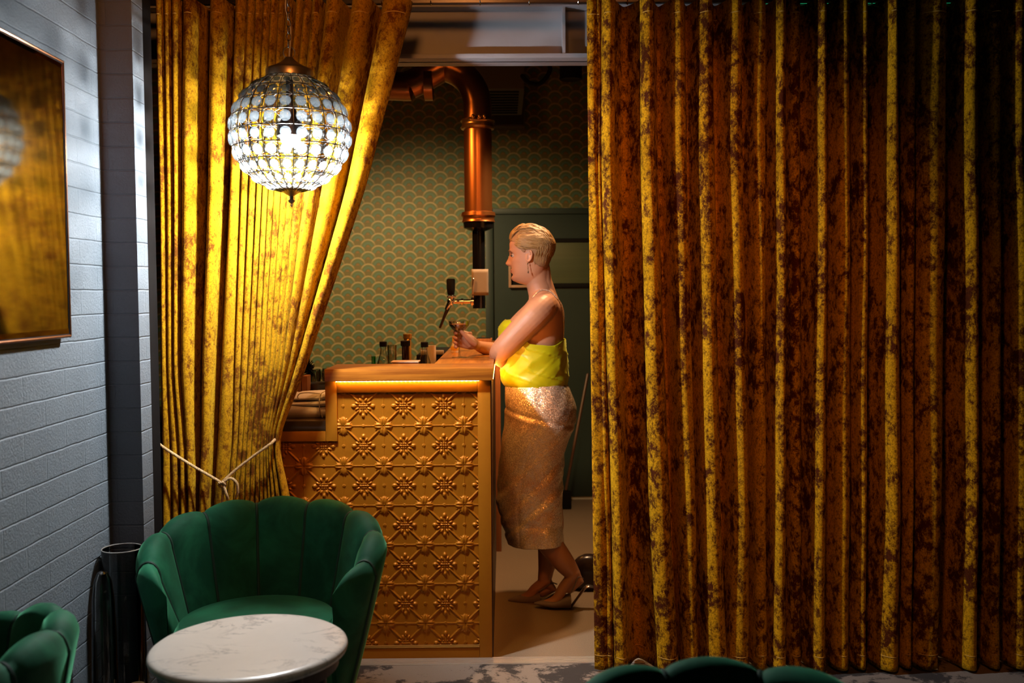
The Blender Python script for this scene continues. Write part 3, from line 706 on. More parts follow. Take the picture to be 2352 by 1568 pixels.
for k in range(4):
    an = k * PI / 2; c, s = math.cos(an), math.sin(an)
    F.append(elp(ua, wa, 0.115 * c, 0.115 * s, 0.115, 0.088, an, 0.0088, 0.5))
    F.append(elp(ua, wa, 0.205 * c, 0.205 * s, 0.05, 0.018, an, 0.004))
    for sg in (-1, 1):
        for dd_, rr_, tw in ((0.15, 0.09, 0.55), (0.185, 0.12, 0.42)):
            a2 = an + sg * tw; F.append(elp(ua, wa, dd_ * math.cos(a2), dd_ * math.sin(a2), 0.05, 0.014, an + sg * 0.9, 0.0045))
    F.append(bar_(ua, wa, 0.2 * c, 0.2 * s, 0.5 * c, 0.5 * s, 0.012, 0.0026))
    # diagonal lattice
    d_ = an + PI / 4; cc, ss_ = math.cos(d_), math.sin(d_)
    F.append(bar_(ua, wa, 0.10 * cc, 0.10 * ss_, 0.53 * cc, 0.53 * ss_, 0.026, 0.0048))
    # snowflake B
    F.append(elp(ub, wb, 0.24 * c, 0.24 * s, 0.06, 0.042, an, 0.0075, 0.3))
    F.append(bar_(ub, wb, 0, 0, 0.2 * c, 0.2 * s, 0.014, 0.0038))
    for sg in (-1, 1):
        a2 = an + sg * 0.42; F.append(elp(ub, wb, 0.165 * math.cos(a2), 0.165 * math.sin(a2), 0.055, 0.028, an + sg * 0.5, 0.0066))
    F.append(elp(ub, wb, 0.055 * c, 0.055 * s, 0.02, 0.02, 0, 0.0058)); F.append(elp(ub, wb, 0.075 * cc, 0.075 * ss_, 0.019, 0.019, 0, 0.0055))
F.append(elp(ub, wb, 0, 0, 0.022, 0.022, 0, 0.006))
ra = np.hypot(ua, wa); F.append(0.0075 * np.exp(-((ra - 0.026) / 0.009) ** 2))
for cx_, cz_ in ((0.5, 0), (-0.5, 0), (0, 0.5), (0, -0.5)):
    rq = np.hypot(ua - cx_, wa - cz_); F.append(0.004 * np.exp(-((rq - 0.024) / 0.010) ** 2))
Hh = np.max(np.array(F), axis=0)
P = np.stack([Xg, YB - 0.002 - Hh, Zg], -1)
mask = ~((Xg < -0.66) & (Zg > 0.90))
nz, nx = Xg.shape; idx = -np.ones((nz, nx), int); idx[mask] = np.arange(mask.sum())
a_, b_, c_, d_ = idx[:-1, :-1], idx[:-1, 1:], idx[1:, 1:], idx[1:, :-1]
ok = (a_ >= 0) & (b_ >= 0) & (c_ >= 0) & (d_ >= 0)
faces = np.stack([a_[ok], b_[ok], c_[ok], d_[ok]], 1)
me = bpy.data.meshes.new('pressed_panel'); me.from_pydata(P[mask].tolist(), [], faces.tolist()); me.update()
link('pressed_panel', me, COPPERPAINT, bar)
# frame boards
f0 = YB - 0.014
def xz(px, py): q = PY(px, py, f0); return q[0], q[2]
xa, za = xz(748, 990); xb_, zb_ = xz(775, 1013); xc, zc = xz(1100, 1300); ztopb = ZTOP - 0.047; _, zrail = xz(900, 901); _, zlow = xz(900, 1487)
fb = MB()
fb.box((xc, f0, 0.0), (XR, YB, ztopb), 0.002).box((xa, f0, zb_), (xb_, YB, ztopb), 0.002).box((xb_ + .0005, f0, zrail), (xc - .0005, YB, ztopb), 0.002)
fb.box((-1.45, f0, zb_), (xa - 0.0005, YB, za), 0.002).box((-1.45, f0, 0.0), (xc - 0.0005, YB, zlow), 0.002)
fb.build('face_frame', FRAMEPAINT, bar)
MB().box((-1.45, f0 - 0.004, zlow), (xc, YB - 0.004, zlow + 0.008), 0.002).build('gold_bead', plain('gilt_bead', (0.75, 0.45, 0.12), 0.3, 0.8), bar)
core = MB(); core.box((-1.45, YB, 0.0), (XR - 0.002, YB + 0.05, zb_)); core.box((xa, YB, zb_), (XR - 0.002, YB + 0.05, ztopb))
core.box((XR - 0.22, YB + 0.05, 0), (XR - 0.002, 5.95, ztopb)); core.build('carcass', DARKWOOD, bar, smooth=False)
MB().box((XR - 0.001, YB + 0.0, 0.0), (XR + 0.004, 5.4, ztopb - 0.001)).build('side_panel', DARKWOOD, bar, smooth=False)
MB().box((XR - 0.0, 5.4, 0.0), (-0.022, 5.47, ztopb - 0.001), 0.003).build('end_post', EDGEWOOD, bar)
XT0, XT1 = -0.6815, -0.0437
MB().box((XT0, YB - 0.042, ZTOP - 0.047), (XT1, YB + 0.235, ZTOP), 0.003).build('raised_top', TOPWOOD, bar)
MB().box((-0.285, YB + 0.2355, ZTOP - 0.047), (XT1, 6.0, ZTOP), 0.003).build('raised_top', TOPWOODY, bar)
z_ = ztopb - 0.004
l0, l1 = PY(772, 878, YB - 0.02)[0], PY(1100, 878, YB - 0.02)[0]
MB().box((l0, YB - 0.027, z_ + 0.001), (l1, YB - 0.019, ztopb - 0.0005)).build('led_strip', LED, bar, smooth=False)
MB().box((XR + 0.0045, YB + 0.1, z_ - 0.002), (XT1 - 0.0005, 5.35, ztopb - 0.0005)).build('led_strip', LEDR, bar, smooth=False)
# low worktop
zw = PY(748, 966, YB - 0.01)[2]
MB().box((-1.5, YB - 0.012, za + 0.0005), (xa - 0.0006, YB + 0.62, zw), 0.003).build('low_worktop', plain('dark_stone', (0.055, 0.035, 0.018), 0.18, 0, 0.3, 25), bar)
MB().box((xa + 0.0, YB + 0.051, za + 0.0005), (XR - 0.221, YB + 0.62, zw), 0.003).build('low_worktop', MATS['dark_stone'], bar)

# ------------------------------------------------------------------ copper pipe beer tower
pp = PY(1098, 400, 4.9); px_, py_ = pp[0], 4.9; pr = 0.068
zf0 = PY(1098, 490, 4.9)[2]; zc0 = PY(1098, 285, 4.9)[2]; zbend = PY(1098, 230, 4.9)[2]
tow = thing('beer_tower', 'fat copper pipe dropping from the ceiling with a beer tap at its black end', 'beer tap', (px_, py_, zf0))
pth = [(px_, py_, zf0 - 0.005), (px_, py_, zc0), (px_, py_, zbend - 0.03)]
Rb = 0.19; zc_ = zbend - 0.03
for q in np.linspace(0.15, PI / 2 - 0.12, 9): pth.append((px_ - Rb + Rb * math.cos(q), py_, zc_ + Rb * math.sin(q)))
ex = pth[-1]; e2 = PY(885, 197, 4.9); pth += [(e2[0] + 0.12, py_, e2[2] - 0.0 + 0.005), (e2[0], py_, e2[2]), (-1.6, py_, e2[2] + 0.05)]
MB().tube(smooth_path(pth, 6), pr, 32, False).build('pipe', COPPER, tow)
def zat(y): return PY(1098, y, 4.9)[2]
MB().lathe([(pr, zat(299)), (pr + 0.012, zat(297)), (pr + 0.016, zat(293)), (pr + 0.009, zat(289)), (pr + 0.009, zat(283)), (pr + 0.016, zat(279)), (pr + 0.012, zat(275)), (pr, zat(273))], (px_, py_, 0), 36).build('collar', COLLAR, tow)
cl = MB()
for x in (-0.02, 0.012, 0.035): cl.ell((px_ + x, py_ - pr - 0.016, zat(279) + 0.01), (0.010, 0.012, 0.012))
cl.tube([(px_ - 0.03, py_ - pr - 0.018, zat(281)), (px_ + 0.045, py_ - pr - 0.008, zat(281))], 0.005); cl.build('clamp_bolt', COLLAR, tow)
MB().lathe([(pr, zat(486)), (pr + 0.014, zat(488)), (pr + 0.016, zat(496)), (pr + 0.010, zat(500)), (pr + 0.010, zat(506)), (pr + 0.014, zat(510)), (pr, zat(513))], (px_, py_, 0), 36).build('flange', COPPER, tow)
MB().lathe([(pr + 0.008, zat(511)), (pr + 0.004, zat(524)), (0.045, zat(529)), (0.031, zat(531)), (0.031, zat(708)), (0.001, zat(708))], (px_, py_, 0), 32).build('black_tube', BLACKGLOSS, tow)
qb = PY(985, 205, 4.9)
MB().lathe([(pr + 0.001, -0.022), (pr + 0.014, -0.02), (pr + 0.014, 0.02), (pr + 0.001, 0.022)], (qb[0] + 0.0, py_, PY(985, 192, 4.9)[2]), 32, 'x').tube([(qb[0], py_, qb[2] + 0.03), (qb[0], py_, 3.0)], 0.008).build('hanger_clamp', COPPER, tow)
yt = py_ - 0.005; zt1 = zat(692)
xa1 = PY(1088, 690, py_)[0]; xt = PY(1035, 690, py_)[0]
MB().lathe([(0.02, 0), (0.02, -0.012), (0.011, -0.016), (0.011, -0.05), (0.015, -0.052), (0.015, -0.062), (0.011, -0.064), (0.011, xt - xa1 + 0.01), (0.016, xt - xa1)], (xa1, yt, zt1), 20, 'x').build('shank', CHROME, tow)
fc = MB(); fc.ell((xt, yt, zt1), (0.018, 0.018, 0.020)); fc.lathe([(0.012, 0.01), (0.015, 0.02), (0.019, 0.026), (0.012, 0.034)], (xt + 0.004, yt, zt1), 20)
for q in range(10): fc.ell((xt + 0.004 + 0.018 * math.cos(q * 0.628), yt + 0.018 * math.sin(q * 0.628), zt1 + 0.024), (0.005, 0.005, 0.005), 8)
fc.tube([(xt, yt, zt1), (xt - 0.018, yt, zt1 - 0.035)], [0.015, 0.011]); fc.build('faucet', CHROME, tow)
MB().tube([(xt - 0.014, yt, zt1 - 0.032), (xt - 0.03, yt, zt1 - 0.07), (xt - 0.052, yt, zt1 - 0.125)], [0.0105, 0.0075, 0.006], 12).build('spout', plain('dark_metal', (0.05, 0.03, 0.02), 0.3, 0.6), tow)
hd = MB(); hd.lathe([(0.013, 0.032), (0.017, 0.036), (0.0205, 0.06), (0.0215, 0.105), (0.018, 0.112), (0.001, 0.113)], (xt + 0.002, yt, zt1), 12); hd.build('tap_handle', BLACK, tow)
nt1, nt2 = PY(1083, 618, py_ - 0.045), PY(1122, 678, py_ - 0.045)
note = thing('paper_note', 'pale paper note fixed to the black tube above the tap', 'paper', (nt1[0] + 0.04, py_ - 0.045, nt2[2]))
nx_ = np.linspace(nt1[0], nt2[0], 8); nzv = np.linspace(nt2[2], nt1[2], 8)
solid(MB().grid([[(x, py_ - 0.036 - 0.004 * math.cos((x - nt1[0]) / 0.085 * 2.6), z) for x in nx_] for z in nzv]).build('sheet', PAPER, note), 0.0006)
tube_l = MB(); tube_l.tube(smooth_path([PY(1087, 640, py_ - 0.05), PY(1086, 660, py_ - 0.05), PY(1087, 682, py_ - 0.03)], 4), 0.0035); tube_l.build('clip', CHROME, note)

# ------------------------------------------------------------------ ceiling things over the bar
q1, q2 = PY(1058, 205, 5.5), PY(1205, 205, 5.5)
un = thing('ceiling_unit', 'dark rectangular ventilation unit under the ceiling behind the copper pipe', 'ventilation unit', ((q1[0] + q2[0]) / 2, 5.8, 3.0))
MB().box((q1[0], 5.5, q1[2]), (q2[0], 6.3, 3.0), 0.01).build('housing', plain('unit_grey', (0.05, 0.042, 0.036), 0.7), un)
gr = MB()
for k in range(9): gr.box((q1[0] + 0.03, 5.55 + k * 0.08, q1[2] - 0.006), (q2[0] - 0.03, 5.58 + k * 0.08, q1[2] - 0.001))
gr.build('grille', BLACK, un, smooth=False)
sp = PY(1311, 183, 4.95)
s_ = thing('spotlight', 'black cylinder spotlight near the ceiling by the right drape', 'spotlight', (sp[0], 4.95, sp[2]))
MB().lathe([(0.048, 0.004), (0.054, 0.0), (0.055, 0.004), (0.055, 0.14), (0.001, 0.142)], tuple(sp), 28).build('can', BLACK, s_)
MB().lathe([(0.001, 0.006), (0.044, 0.006), (0.044, 0.012)], tuple(sp), 28).build('lens', LAMPFACE, s_)
MB().tube([(sp[0], 4.95, sp[2] + 0.14), (sp[0], 4.95, 3.0)], 0.008).build('stem', BLACK, s_)
hp = [PY(1262, 130, 5.2), PY(1262, 165, 5.2), PY(1240, 192, 5.2), PY(1215, 190, 5.2), PY(1200, 175, 5.2)]
tag(MB().tube(smooth_path([np.array([hp[0][0], 5.2, 3.0])] + hp, 6), 0.012).build('cable_loop', BLACK), 'black cable loop hanging from the ceiling left of the spotlight', 'cable')
w1, w2 = PY(1133, 236, YW - 0.12), PY(1206, 292, YW - 0.12)
ws = thing('wall_speaker', 'dark box speaker mounted high on the scallop wallpaper right of the pipe', 'speaker', ((w1[0] + w2[0]) / 2, YW, w2[2]))
MB().box((w1[0], YW - 0.14, w2[2]), (w2[0], YW - 0.001, w1[2] + 0.05), 0.008).build('cabinet', plain('speaker_grey', (0.07, 0.06, 0.045), 0.7), ws)
MB().box((w1[0] + 0.012, YW - 0.148, w2[2] + 0.012), (w2[0] - 0.012, YW - 0.139, w1[2] + 0.035), 0.004).build('speaker_grille', plain('grille_dark', (0.035, 0.03, 0.025), 0.9), ws)
# picture frame on the door, broom handle
f1, f2 = PY(1168, 588, YW - 0.07), PY(1236, 660, YW - 0.07)
pf = thing('picture_frame', 'small pale copper picture frame on the green door behind the person', 'picture frame', ((f1[0] + f2[0]) / 2, YW - 0.06, f2[2]))
fm = MB(); yq0, yq1 = YW - 0.075, YW - 0.041; tq = 0.017
fm.box((f1[0], yq0, f2[2]), (f1[0] + tq, yq1, f1[2]), 0.003).box((f2[0] - tq, yq0, f2[2]), (f2[0], yq1, f1[2]), 0.003).box((f1[0] + tq, yq0, f2[2]), (f2[0] - tq, yq1, f2[2] + tq), 0.003).box((f1[0] + tq, yq0, f1[2] - tq), (f2[0] - tq, yq1, f1[2]), 0.003)
fm.build('frame', plain('rose_frame', (0.42, 0.24, 0.15), 0.45), pf)
MB().box((f1[0] + tq, yq1 - 0.012, f2[2] + tq), (f2[0] - tq, yq1, f1[2] - tq)).build('picture', BLACK, pf, smooth=False)
b0, b1 = PZ(1300, 1165, 0.01), PY(1350, 860, 6.62)
br = thing('broom', 'thin brown broom handle leaning against the dark green door', 'broom', tuple(b0))
MB().tube([b0 + (0, 0, 0.12), b1], 0.010, 10).build('handle', plain('brown_handle', (0.10, 0.05, 0.03), 0.4), br)
MB().box((b0[0] - 0.035, b0[1] - 0.02, 0.001), (b0[0] + 0.035, b0[1] + 0.025, 0.12), 0.01).build('bristles', BLACK, br)

# ------------------------------------------------------------------ chair
def make_chair(label, group=None):
    t_ = thing('tub_chair', label, 'chair', (0, 0, 0), group)
    NCH = 7; ph0 = math.radians(97); nph = 12 * NCH + 1
    phs = np.linspace(-ph0, ph0, nph)
    def sc_(p):     # 0 at seams, 1 mid channel
        q = (p + ph0) / (2 * ph0) * NCH; return abs(math.sin(PI * q)) ** 0.62
    def zt_at(p):
        a = abs(p) / ph0; return 0.715 - 0.10 * a ** 2.2 + 0.024 * sc_(p)
    def rad(zr, side):   # zr 0..1 of height
        return 0.235 + 0.125 * zr ** 0.9 if side else 0.0
    def pos(p, r): return np.array([math.sin(p) * r * 1.09, math.cos(p) * r, 0])
    G = []
    zb0 = 0.14
    for p in phs:
        zt = zt_at(p); b_ = 0.020 * sc_(p); col = []
        a = abs(p) / ph0; taper = 1 - 0.10 * a ** 3
        # outer wall up
        for s_ in np.linspace(0, 1, 9):
            z = zb0 + (zt - 0.05 - zb0) * s_; r = (0.250 + 0.115 * s_ ** 0.85) * taper + b_ * 0.45 * s_; col.append(pos(p, r) + (0, 0, z))
        ro = (0.250 + 0.115) * taper + b_ * 0.45; th = 0.060 + b_ * 0.9; ri = ro - th
        for q in np.linspace(0.25, PI - 0.25, 7):
            col.append(pos(p, (ro + ri) / 2 + th / 2 * math.cos(q)) + (0, 0, zt - 0.05 + 0.05 * math.sin(q)))
        for s_ in np.linspace(1, 0, 9):
            z = 0.40 + (zt - 0.05 - 0.40) * s_; r = ri - 0.055 * (1 - s_) - b_ * 0.25 * s_; col.append(pos(p, r) + (0, 0, z))
        col.append(pos(p, ri - 0.06) + (0, 0, zb0))
        G.append(col)
    G = np.array(G); mc = G.shape[1]
    def end_rings(g, g2):
        cen = g.mean(0); tan = (g - g2).mean(0); tan[2] = 0; tan /= np.linalg.norm(tan); out = []
        inw = np.array([-cen[0], 0, 0]); inw /= np.linalg.norm(inw) + 1e-9
        for u_ in np.linspace(0.12, 1, 8):
            k1 = math.cos(u_ * PI / 2) ** 0.7; zc_ = 0.14; hgt = 1 - 0.16 * u_ ** 2
            w_ = 1.0 * max(k1, 0.03) * (1 + 0.25 * math.sin(PI * min(1, u_ * 2)) * 0.4)
            q_ = cen + (g - cen) * w_; zr_ = (g[:, 2] - zc_) / 0.5
            q_[:, 2] = zc_ + (g[:, 2] - zc_) * hgt
            q_ = q_ + tan * 0.10 * math.sin(u_ * PI / 2) * (0.55 + 0.45 * np.clip(zr_, 0, 1))[:, None] + inw * 0.03 * u_
            out.append(q_)
        return out
    A_ = end_rings(G[0], G[1])[::-1]; B_ = end_rings(G[-1], G[-2]); nA = len(A_)
    G0 = G; G = np.array(A_ + list(G0) + B_)
    sh = MB(); sh.grid(G, False, True); k = len(sh.v)
    o = sh.build('backrest', GREEN, t_, sharp=60)
    G = G0
    for i in range(0, NCH + 1):
        e_ = i * 12; path = G[e_][2:24] + 0; ctr = G[e_].mean(0)
        nrm = []
        MB_ = MB().tube(smooth_path(G[e_][1:25], 2), 0.0056, 7).build('piping', SEAMG, t_)
    st = MB().lathe([(0.001, 0.15), (0.20, 0.15), (0.235, 0.17), (0.240, 0.25), (0.238, 0.345), (0.001, 0.345)], (0, -0.035, 0), 48); st.build('seat_base', GREEN, t_)
    cu = MB().lathe([(0.001, 0.346), (0.215, 0.346), (0.236, 0.36), (0.242, 0.385), (0.240, 0.425), (0.225, 0.446), (0.19, 0.454), (0.1, 0.458), (0.001, 0.459)], (0, -0.035, 0), 48); cu.build('seat_cushion', GREEN, t_)
    for sx_, sy_ in ((-1, -1), (1, -1), (-1, 1), (1, 1)):
        MB().tube([(sx_ * 0.15, -0.03 + sy_ * 0.15, 0.155), (sx_ * 0.19, -0.03 + sy_ * 0.19, 0.008)], [0.016, 0.009], 12).build('leg', BRONZE, t_)
    return t_


chair = make_chair('dark green velvet scallop-back tub chair between the marble table and the bar', 'green velvet tub chairs')
def dup(root, label):
    r = root.copy(); C.objects.link(r); r['label'] = label
    for ch_ in list(root.children): c = ch_.copy(); C.objects.link(c); c.parent = r
    return r
ch2 = dup(chair, 'green velvet tub chair cut off at the lower left corner by the brick wall')
ch3 = dup(chair, 'green velvet tub chair whose back top just shows before the right drape')
chair.location = (-0.745, 2.985, 0); ch2.location = (-1.275, 1.985, 0); ch2.rotation_euler.z = math.radians(-95); ch3.location = (0.36, 1.47, 0); ch3.rotation_euler.z = math.radians(-3)

# ------------------------------------------------------------------ marble table
tc = PZ(573, 1478, 0.595)
tb_ = thing('marble_table', 'round white marble side table with dark veins in front of the green chair', 'table', (tc[0], tc[1], 0)); TR = 0.228; tz = 0.595
MB().lathe([(0.001, tz - 0.024), (TR - 0.012, tz - 0.024), (TR - 0.003, tz - 0.020), (TR, tz - 0.012), (TR - 0.002, tz - 0.005), (TR - 0.008, tz - 0.0008), (TR - 0.02, tz), (0.001, tz)], (tc[0], tc[1], 0), 96).build('tabletop', MARBLE, tb_, sharp=80)
MB().lathe([(TR - 0.035, tz - 0.055), (TR - 0.022, tz - 0.055), (TR - 0.022, tz - 0.0245), (TR - 0.035, tz - 0.0245)], (tc[0], tc[1], 0), 64).build('apron', DARKWOOD, tb_)
for k in range(4):
    a = PI / 4 + k * PI / 2; x, y = tc[0] + (TR - 0.035) * math.cos(a), tc[1] + (TR - 0.035) * math.sin(a)
    MB().tube([(x, y, tz - 0.03), (x + 0.01 * math.cos(a), y + 0.01 * math.sin(a), 0.014)], [0.017, 0.011], 14).build('leg', DARKWOOD, tb_)

# ------------------------------------------------------------------ glass vessels beside the wall
gv = thing('glass_cylinder', 'wide clear glass cylinder vase beside the green chair and brick pier', 'vase', (-1.198, 3.085, 0))
ztv = 0.625
MB().lathe([(0.001, 0.001), (0.056, 0.001), (0.059, 0.01), (0.061, ztv - 0.002), (0.0595, ztv), (0.0575, ztv - 0.002), (0.0555, 0.02), (0.001, 0.016)], (-1.198, 3.085, 0), 48).build('glass_wall', SMOKEGLASS, gv)
a = np.linspace(0, 2 * PI, 49)
MB().tube([(-1.198 + 0.0595 * math.cos(q), 3.085 + 0.0595 * math.sin(q), ztv) for q in a], 0.0018, 6, False).build('rim', plain('bright_rim', (0.45, 0.42, 0.38), 0.2, 0.3), gv)
gd = thing('glass_cloche', 'tall narrow smoked glass dome standing left of the glass cylinder', 'vase', (-1.185, 2.90, 0))
pr_ = [(0.040, 0.003), (0.038, 0.15), (0.036, 0.3), (0.034, 0.42), (0.031, 0.52), (0.025, 0.575), (0.015, 0.60), (0.001, 0.607)]
MB().lathe(pr_ + [(0.001, 0.603), (0.013, 0.597), (0.023, 0.572), (0.029, 0.52), (0.032, 0.42), (0.034, 0.3), (0.036, 0.15), (0.037, 0.003)], (-1.185, 2.90, 0), 36).build('dome', SMOKEGLASS, gd)
cn = thing('tealight_holder', 'small brass tealight holder shining at the foot of the glass cylinder', 'candle holder', (-1.10, 2.92, 0))
MB().lathe([(0.001, 0.001), (0.03, 0.001), (0.033, 0.02), (0.036, 0.24), (0.034, 0.25), (0.028, 0.24), (0.001, 0.235)], (-1.10, 2.92, 0), 28).build('cup', plain('brass', (0.6, 0.42, 0.18), 0.2, 0.9), cn)
MB().lathe([(0.001, 0.242), (0.022, 0.242), (0.022, 0.258), (0.001, 0.26)], (-1.10, 2.92, 0), 20).build('candle', WICK, cn)

# ------------------------------------------------------------------ bottles and small things on the low worktop
def bottle(name, label, px, ptop, y, h, rb, mglass, cap, capm, group=None, neckr=0.012, neck=0.35):
    top = PY(px, ptop, y); x, zt = top[0], top[2]; z0 = zw + 0.0008; Ht = zt - z0
    b = thing(name, label, 'bottle', (x, y, z0), group); zs_ = z0 + Ht * (1 - neck)
    ccap = 0.022 if cap else 0.0
    MB().lathe([(0.001, z0), (rb * 0.96, z0), (rb, z0 + 0.006), (rb, z0 + Ht * (0.55 - neck * 0.2)), (rb * 0.92, z0 + Ht * 0.58), (rb * 0.6, zs_ - 0.01), (neckr * 1.15, zs_ + 0.015), (neckr, zs_ + 0.03), (neckr, zt - ccap - 0.004), (neckr * 1.2, zt - ccap), (0.001, zt - ccap)], (x, y, 0), 28).build('body', mglass, b)
    if cap: MB().lathe([(neckr * 1.32, zt - 0.022), (neckr * 1.35, zt - 0.002), (neckr * 1.1, zt), (0.001, zt)], (x, y, 0), 24).build('cap', capm, b)
    return b
GB = 'bottles standing behind the raised bar top'
bottle('bottle', 'clear glass bottle with black stopper, leftmost behind the raised bar top', 880, 784, 4.28, 0, 0.036, GLASS, True, BLACK, GB, 0.0120, 0.235)
bottle('bottle', 'black bottle with a dark cap in front of the gold-topped bottle', 931, 782, 4.26, 0, 0.030, DARKGLASS, True, BLACK, GB, 0.0155, 0.5)
bottle('bottle', 'bottle with shiny gold foil neck behind the black bottle', 936, 766, 4.36, 0, 0.036, DARKGLASS, True, GOLDFOIL, GB, 0.0145, 0.5)
bottle('bottle', 'pale green glass bottle with black stopper beside the ivory cup', 975, 785, 4.24, 0, 0.036, GLASS, True, BLACK, GB, 0.0120, 0.235)
# foil sleeve for the gold bottle
q = PY(936, 766, 4.36)
gb = [o for o in C.objects if o.get('label', '').startswith('bottle with shiny gold')][0]
MB().lathe([(0.0165, q[2] - 0.13), (0.0162, q[2] - 0.022), (0.0150, q[2] - 0.02)], (q[0], 4.36, 0), 24).build('foil', GOLDFOIL, gb)
def cup(name, label, cat, px, ptop, y, h, r0, r1, m_, z0=None, group=None, th_=0.003):
    top = PY(px, ptop, y); z1 = top[2]; z0 = z1 - h if z0 is None else z0; h = z1 - z0
    return tag(MB().lathe([(0.001, z0), (r0, z0), (r1, z1), (r1 - th_, z1), (r0 - th_, z0 + th_), (0.001, z0 + th_)], (top[0], y, 0), 28).build(name, m_), label, cat, group)
zl = zw + 0.0008
cup('cup', 'ivory ceramic cup between the green glass bottle and the counter return', 'cup', 991, 793, 4.33, 0, 0.026, 0.0185 + 0.0, CERAMIC, zl)
cup('tumbler', 'empty clear glass tumbler just right of the clear bottle', 'glass', 900, 792, 4.36, 0, 0.016, 0.021, GLASS, zl)
gbk = PY(860, 818, 4.4)
bottle('bottle', 'small green glass bottle lying low at the left end of the bottles', 858, 818, 4.40, 0, 0.024, GREENGLASS, False, None, GB, 0.009, 0.4)
t1, t2 = PY(903, 830, 4.13), PY(960, 830, 4.13)
ty = thing('bar_tray', 'shallow pinkish wooden tray in front of the black bottle', 'tray', ((t1[0] + t2[0]) / 2, 4.15, ZTOP))
MB().box((t1[0], 4.09, zl), (t2[0], 4.18, t1[2] - 0.003), 0.004).build('box', TRAYM, ty)
MB().box((t1[0] - 0.006, 4.085, t1[2] - 0.0028), (t2[0] + 0.006, 4.185, t1[2] + 0.002), 0.002).build('lip', TRAYM, ty)
s1, s2 = PY(1002, 805, 4.75), PY(1042, 805, 4.75)
MBs = MB().box((-0.9, 4.45, 0.88), (-0.29, 5.4, s1[2] - 0.02), 0.004)
sk = thing('sink_unit', 'steel sink unit with pale rim behind the counter return', 'sink', (-0.6, 4.9, 0))
MB().box((-0.42, 4.75, 0.0), (-0.292, 5.45, s1[2] - 0.02), 0.003).build('cabinet', BLACK, sk)
MB().box((-0.40, 4.745, s1[2] - 0.0195), (-0.289, 4.765, s1[2] + 0.002), 0.004).build('rim', plain('pale_rim', (0.42, 0.38, 0.30), 0.4, 0.4), sk)
w0 = PY(1090, 783, 5.3); w9 = PY(1130, 783, 5.3)
bx = thing('wooden_caddy', 'orange wooden bar caddy at the far end of the counter', 'caddy', (w0[0] + 0.05, 5.35, ZTOP))
MB().box((w0[0], 5.30, ZTOP + 0.0005), (w9[0] - 0.0, 5.42, w0[2] + 0.012), 0.003).build('tray', EDGEWOOD, bx)
MB().box((w0[0] + 0.008, 5.308, w0[2] + 0.0125), (w9[0] - 0.008, 5.412, w0[2] + 0.014)).build('inlay', BLACK, bx, smooth=False)
sy_ = PY(1044, 772, 4.78)
sb = thing('syrup_bottle', 'small white bottle with yellow cap and yellow label behind the held cocktail', 'bottle', (sy_[0], 4.78, ZTOP))
zq = ZTOP + 0.0005 if sy_[0] > -0.28 else zl
MB().lathe([(0.001, zq), (0.017, zq), (0.018, zq + 0.01), (0.018, sy_[2] - 0.05), (0.010, sy_[2] - 0.03), (0.009, sy_[2] - 0.02), (0.001, sy_[2] - 0.02)], (sy_[0], 4.78, 0), 20).build('body', CERAMIC, sb)
MB().lathe([(0.011, sy_[2] - 0.028), (0.011, sy_[2] + 0.0), (0.001, sy_[2] + 0.001)], (sy_[0], 4.78, 0), 20).build('cap', YELLOW, sb)
MB().lathe([(0.0185, zq + 0.012), (0.0188, zq + 0.013), (0.0188, zq + 0.03), (0.0185, zq + 0.031)], (sy_[0], 4.78, 0), 20).build('label', YELLOW, sb)

# left end: ice bucket, glassware, brush, wooden block, napkins
bk = PY(736, 880, 4.30); r_ = 0.062
ib = thing('ice_bucket', 'brushed steel ice bucket beside the left edge of the raised bar top', 'bucket', (bk[0], 4.30, zl))
MB().lathe([(0.001, zl), (r_ * 0.85, zl), (r_, bk[2]), (r_ + 0.003, bk[2] + 0.002), (r_ - 0.004, bk[2]), (r_ * 0.8, zl + 0.004), (0.001, zl + 0.004)], (bk[0], 4.30, 0), 36).build('pail', STEEL, ib)
for i_, (px, pt, yy) in enumerate(((724, 848, 4.46), (739, 852, 4.50), (712, 858, 4.52), (752, 846, 4.54))):
    tp = PY(px, pt, yy); nm = ('leftmost but one', 'second from the right', 'leftmost', 'rightmost')[i_]
    g_ = thing('wine_glass', nm.capitalize() + ' of the four stemmed glasses behind the steel ice bucket', 'glass', (tp[0], yy, zl), 'stemmed glasses behind the ice bucket')
    h_ = tp[2] - zl
    MB().lathe([(0.001, zl), (0.026, zl), (0.026, zl + 0.002), (0.004, zl + 0.006), (0.0035, zl + h_ * 0.45), (0.018, zl + h_ * 0.55), (0.026, zl + h_ * 0.75), (0.023, zl + h_), (0.0215, zl + h_), (0.024, zl + h_ * 0.75), (0.016, zl + h_ * 0.57), (0.001, zl + h_ * 0.5)], (tp[0], yy, 0), 28).build('glass', thin_glass('stem_glass', (0.85, 0.86, 0.82), 0.16, 0.7, 0.08) if i_ == 0 else bpy.data.materials['stem_glass'], g_)
wb_ = PY(702, 862, 4.2)
wbk = thing('wooden_block', 'upright brown wooden knife block next to the ice bucket', 'block', (wb_[0], 4.2, zl))
MB().box((wb_[0] - 0.012, 4.17, zl), (wb_[0] + 0.012, 4.25, wb_[2]), 0.003).build('panel', EDGEWOOD, wbk)
MB().box((wb_[0] - 0.042, 4.17, zl), (wb_[0] - 0.014, 4.25, wb_[2] - 0.01), 0.003).build('panel', EDGEWOOD, wbk)
bru = PY(708, 848, 4.35)
bo = MB()
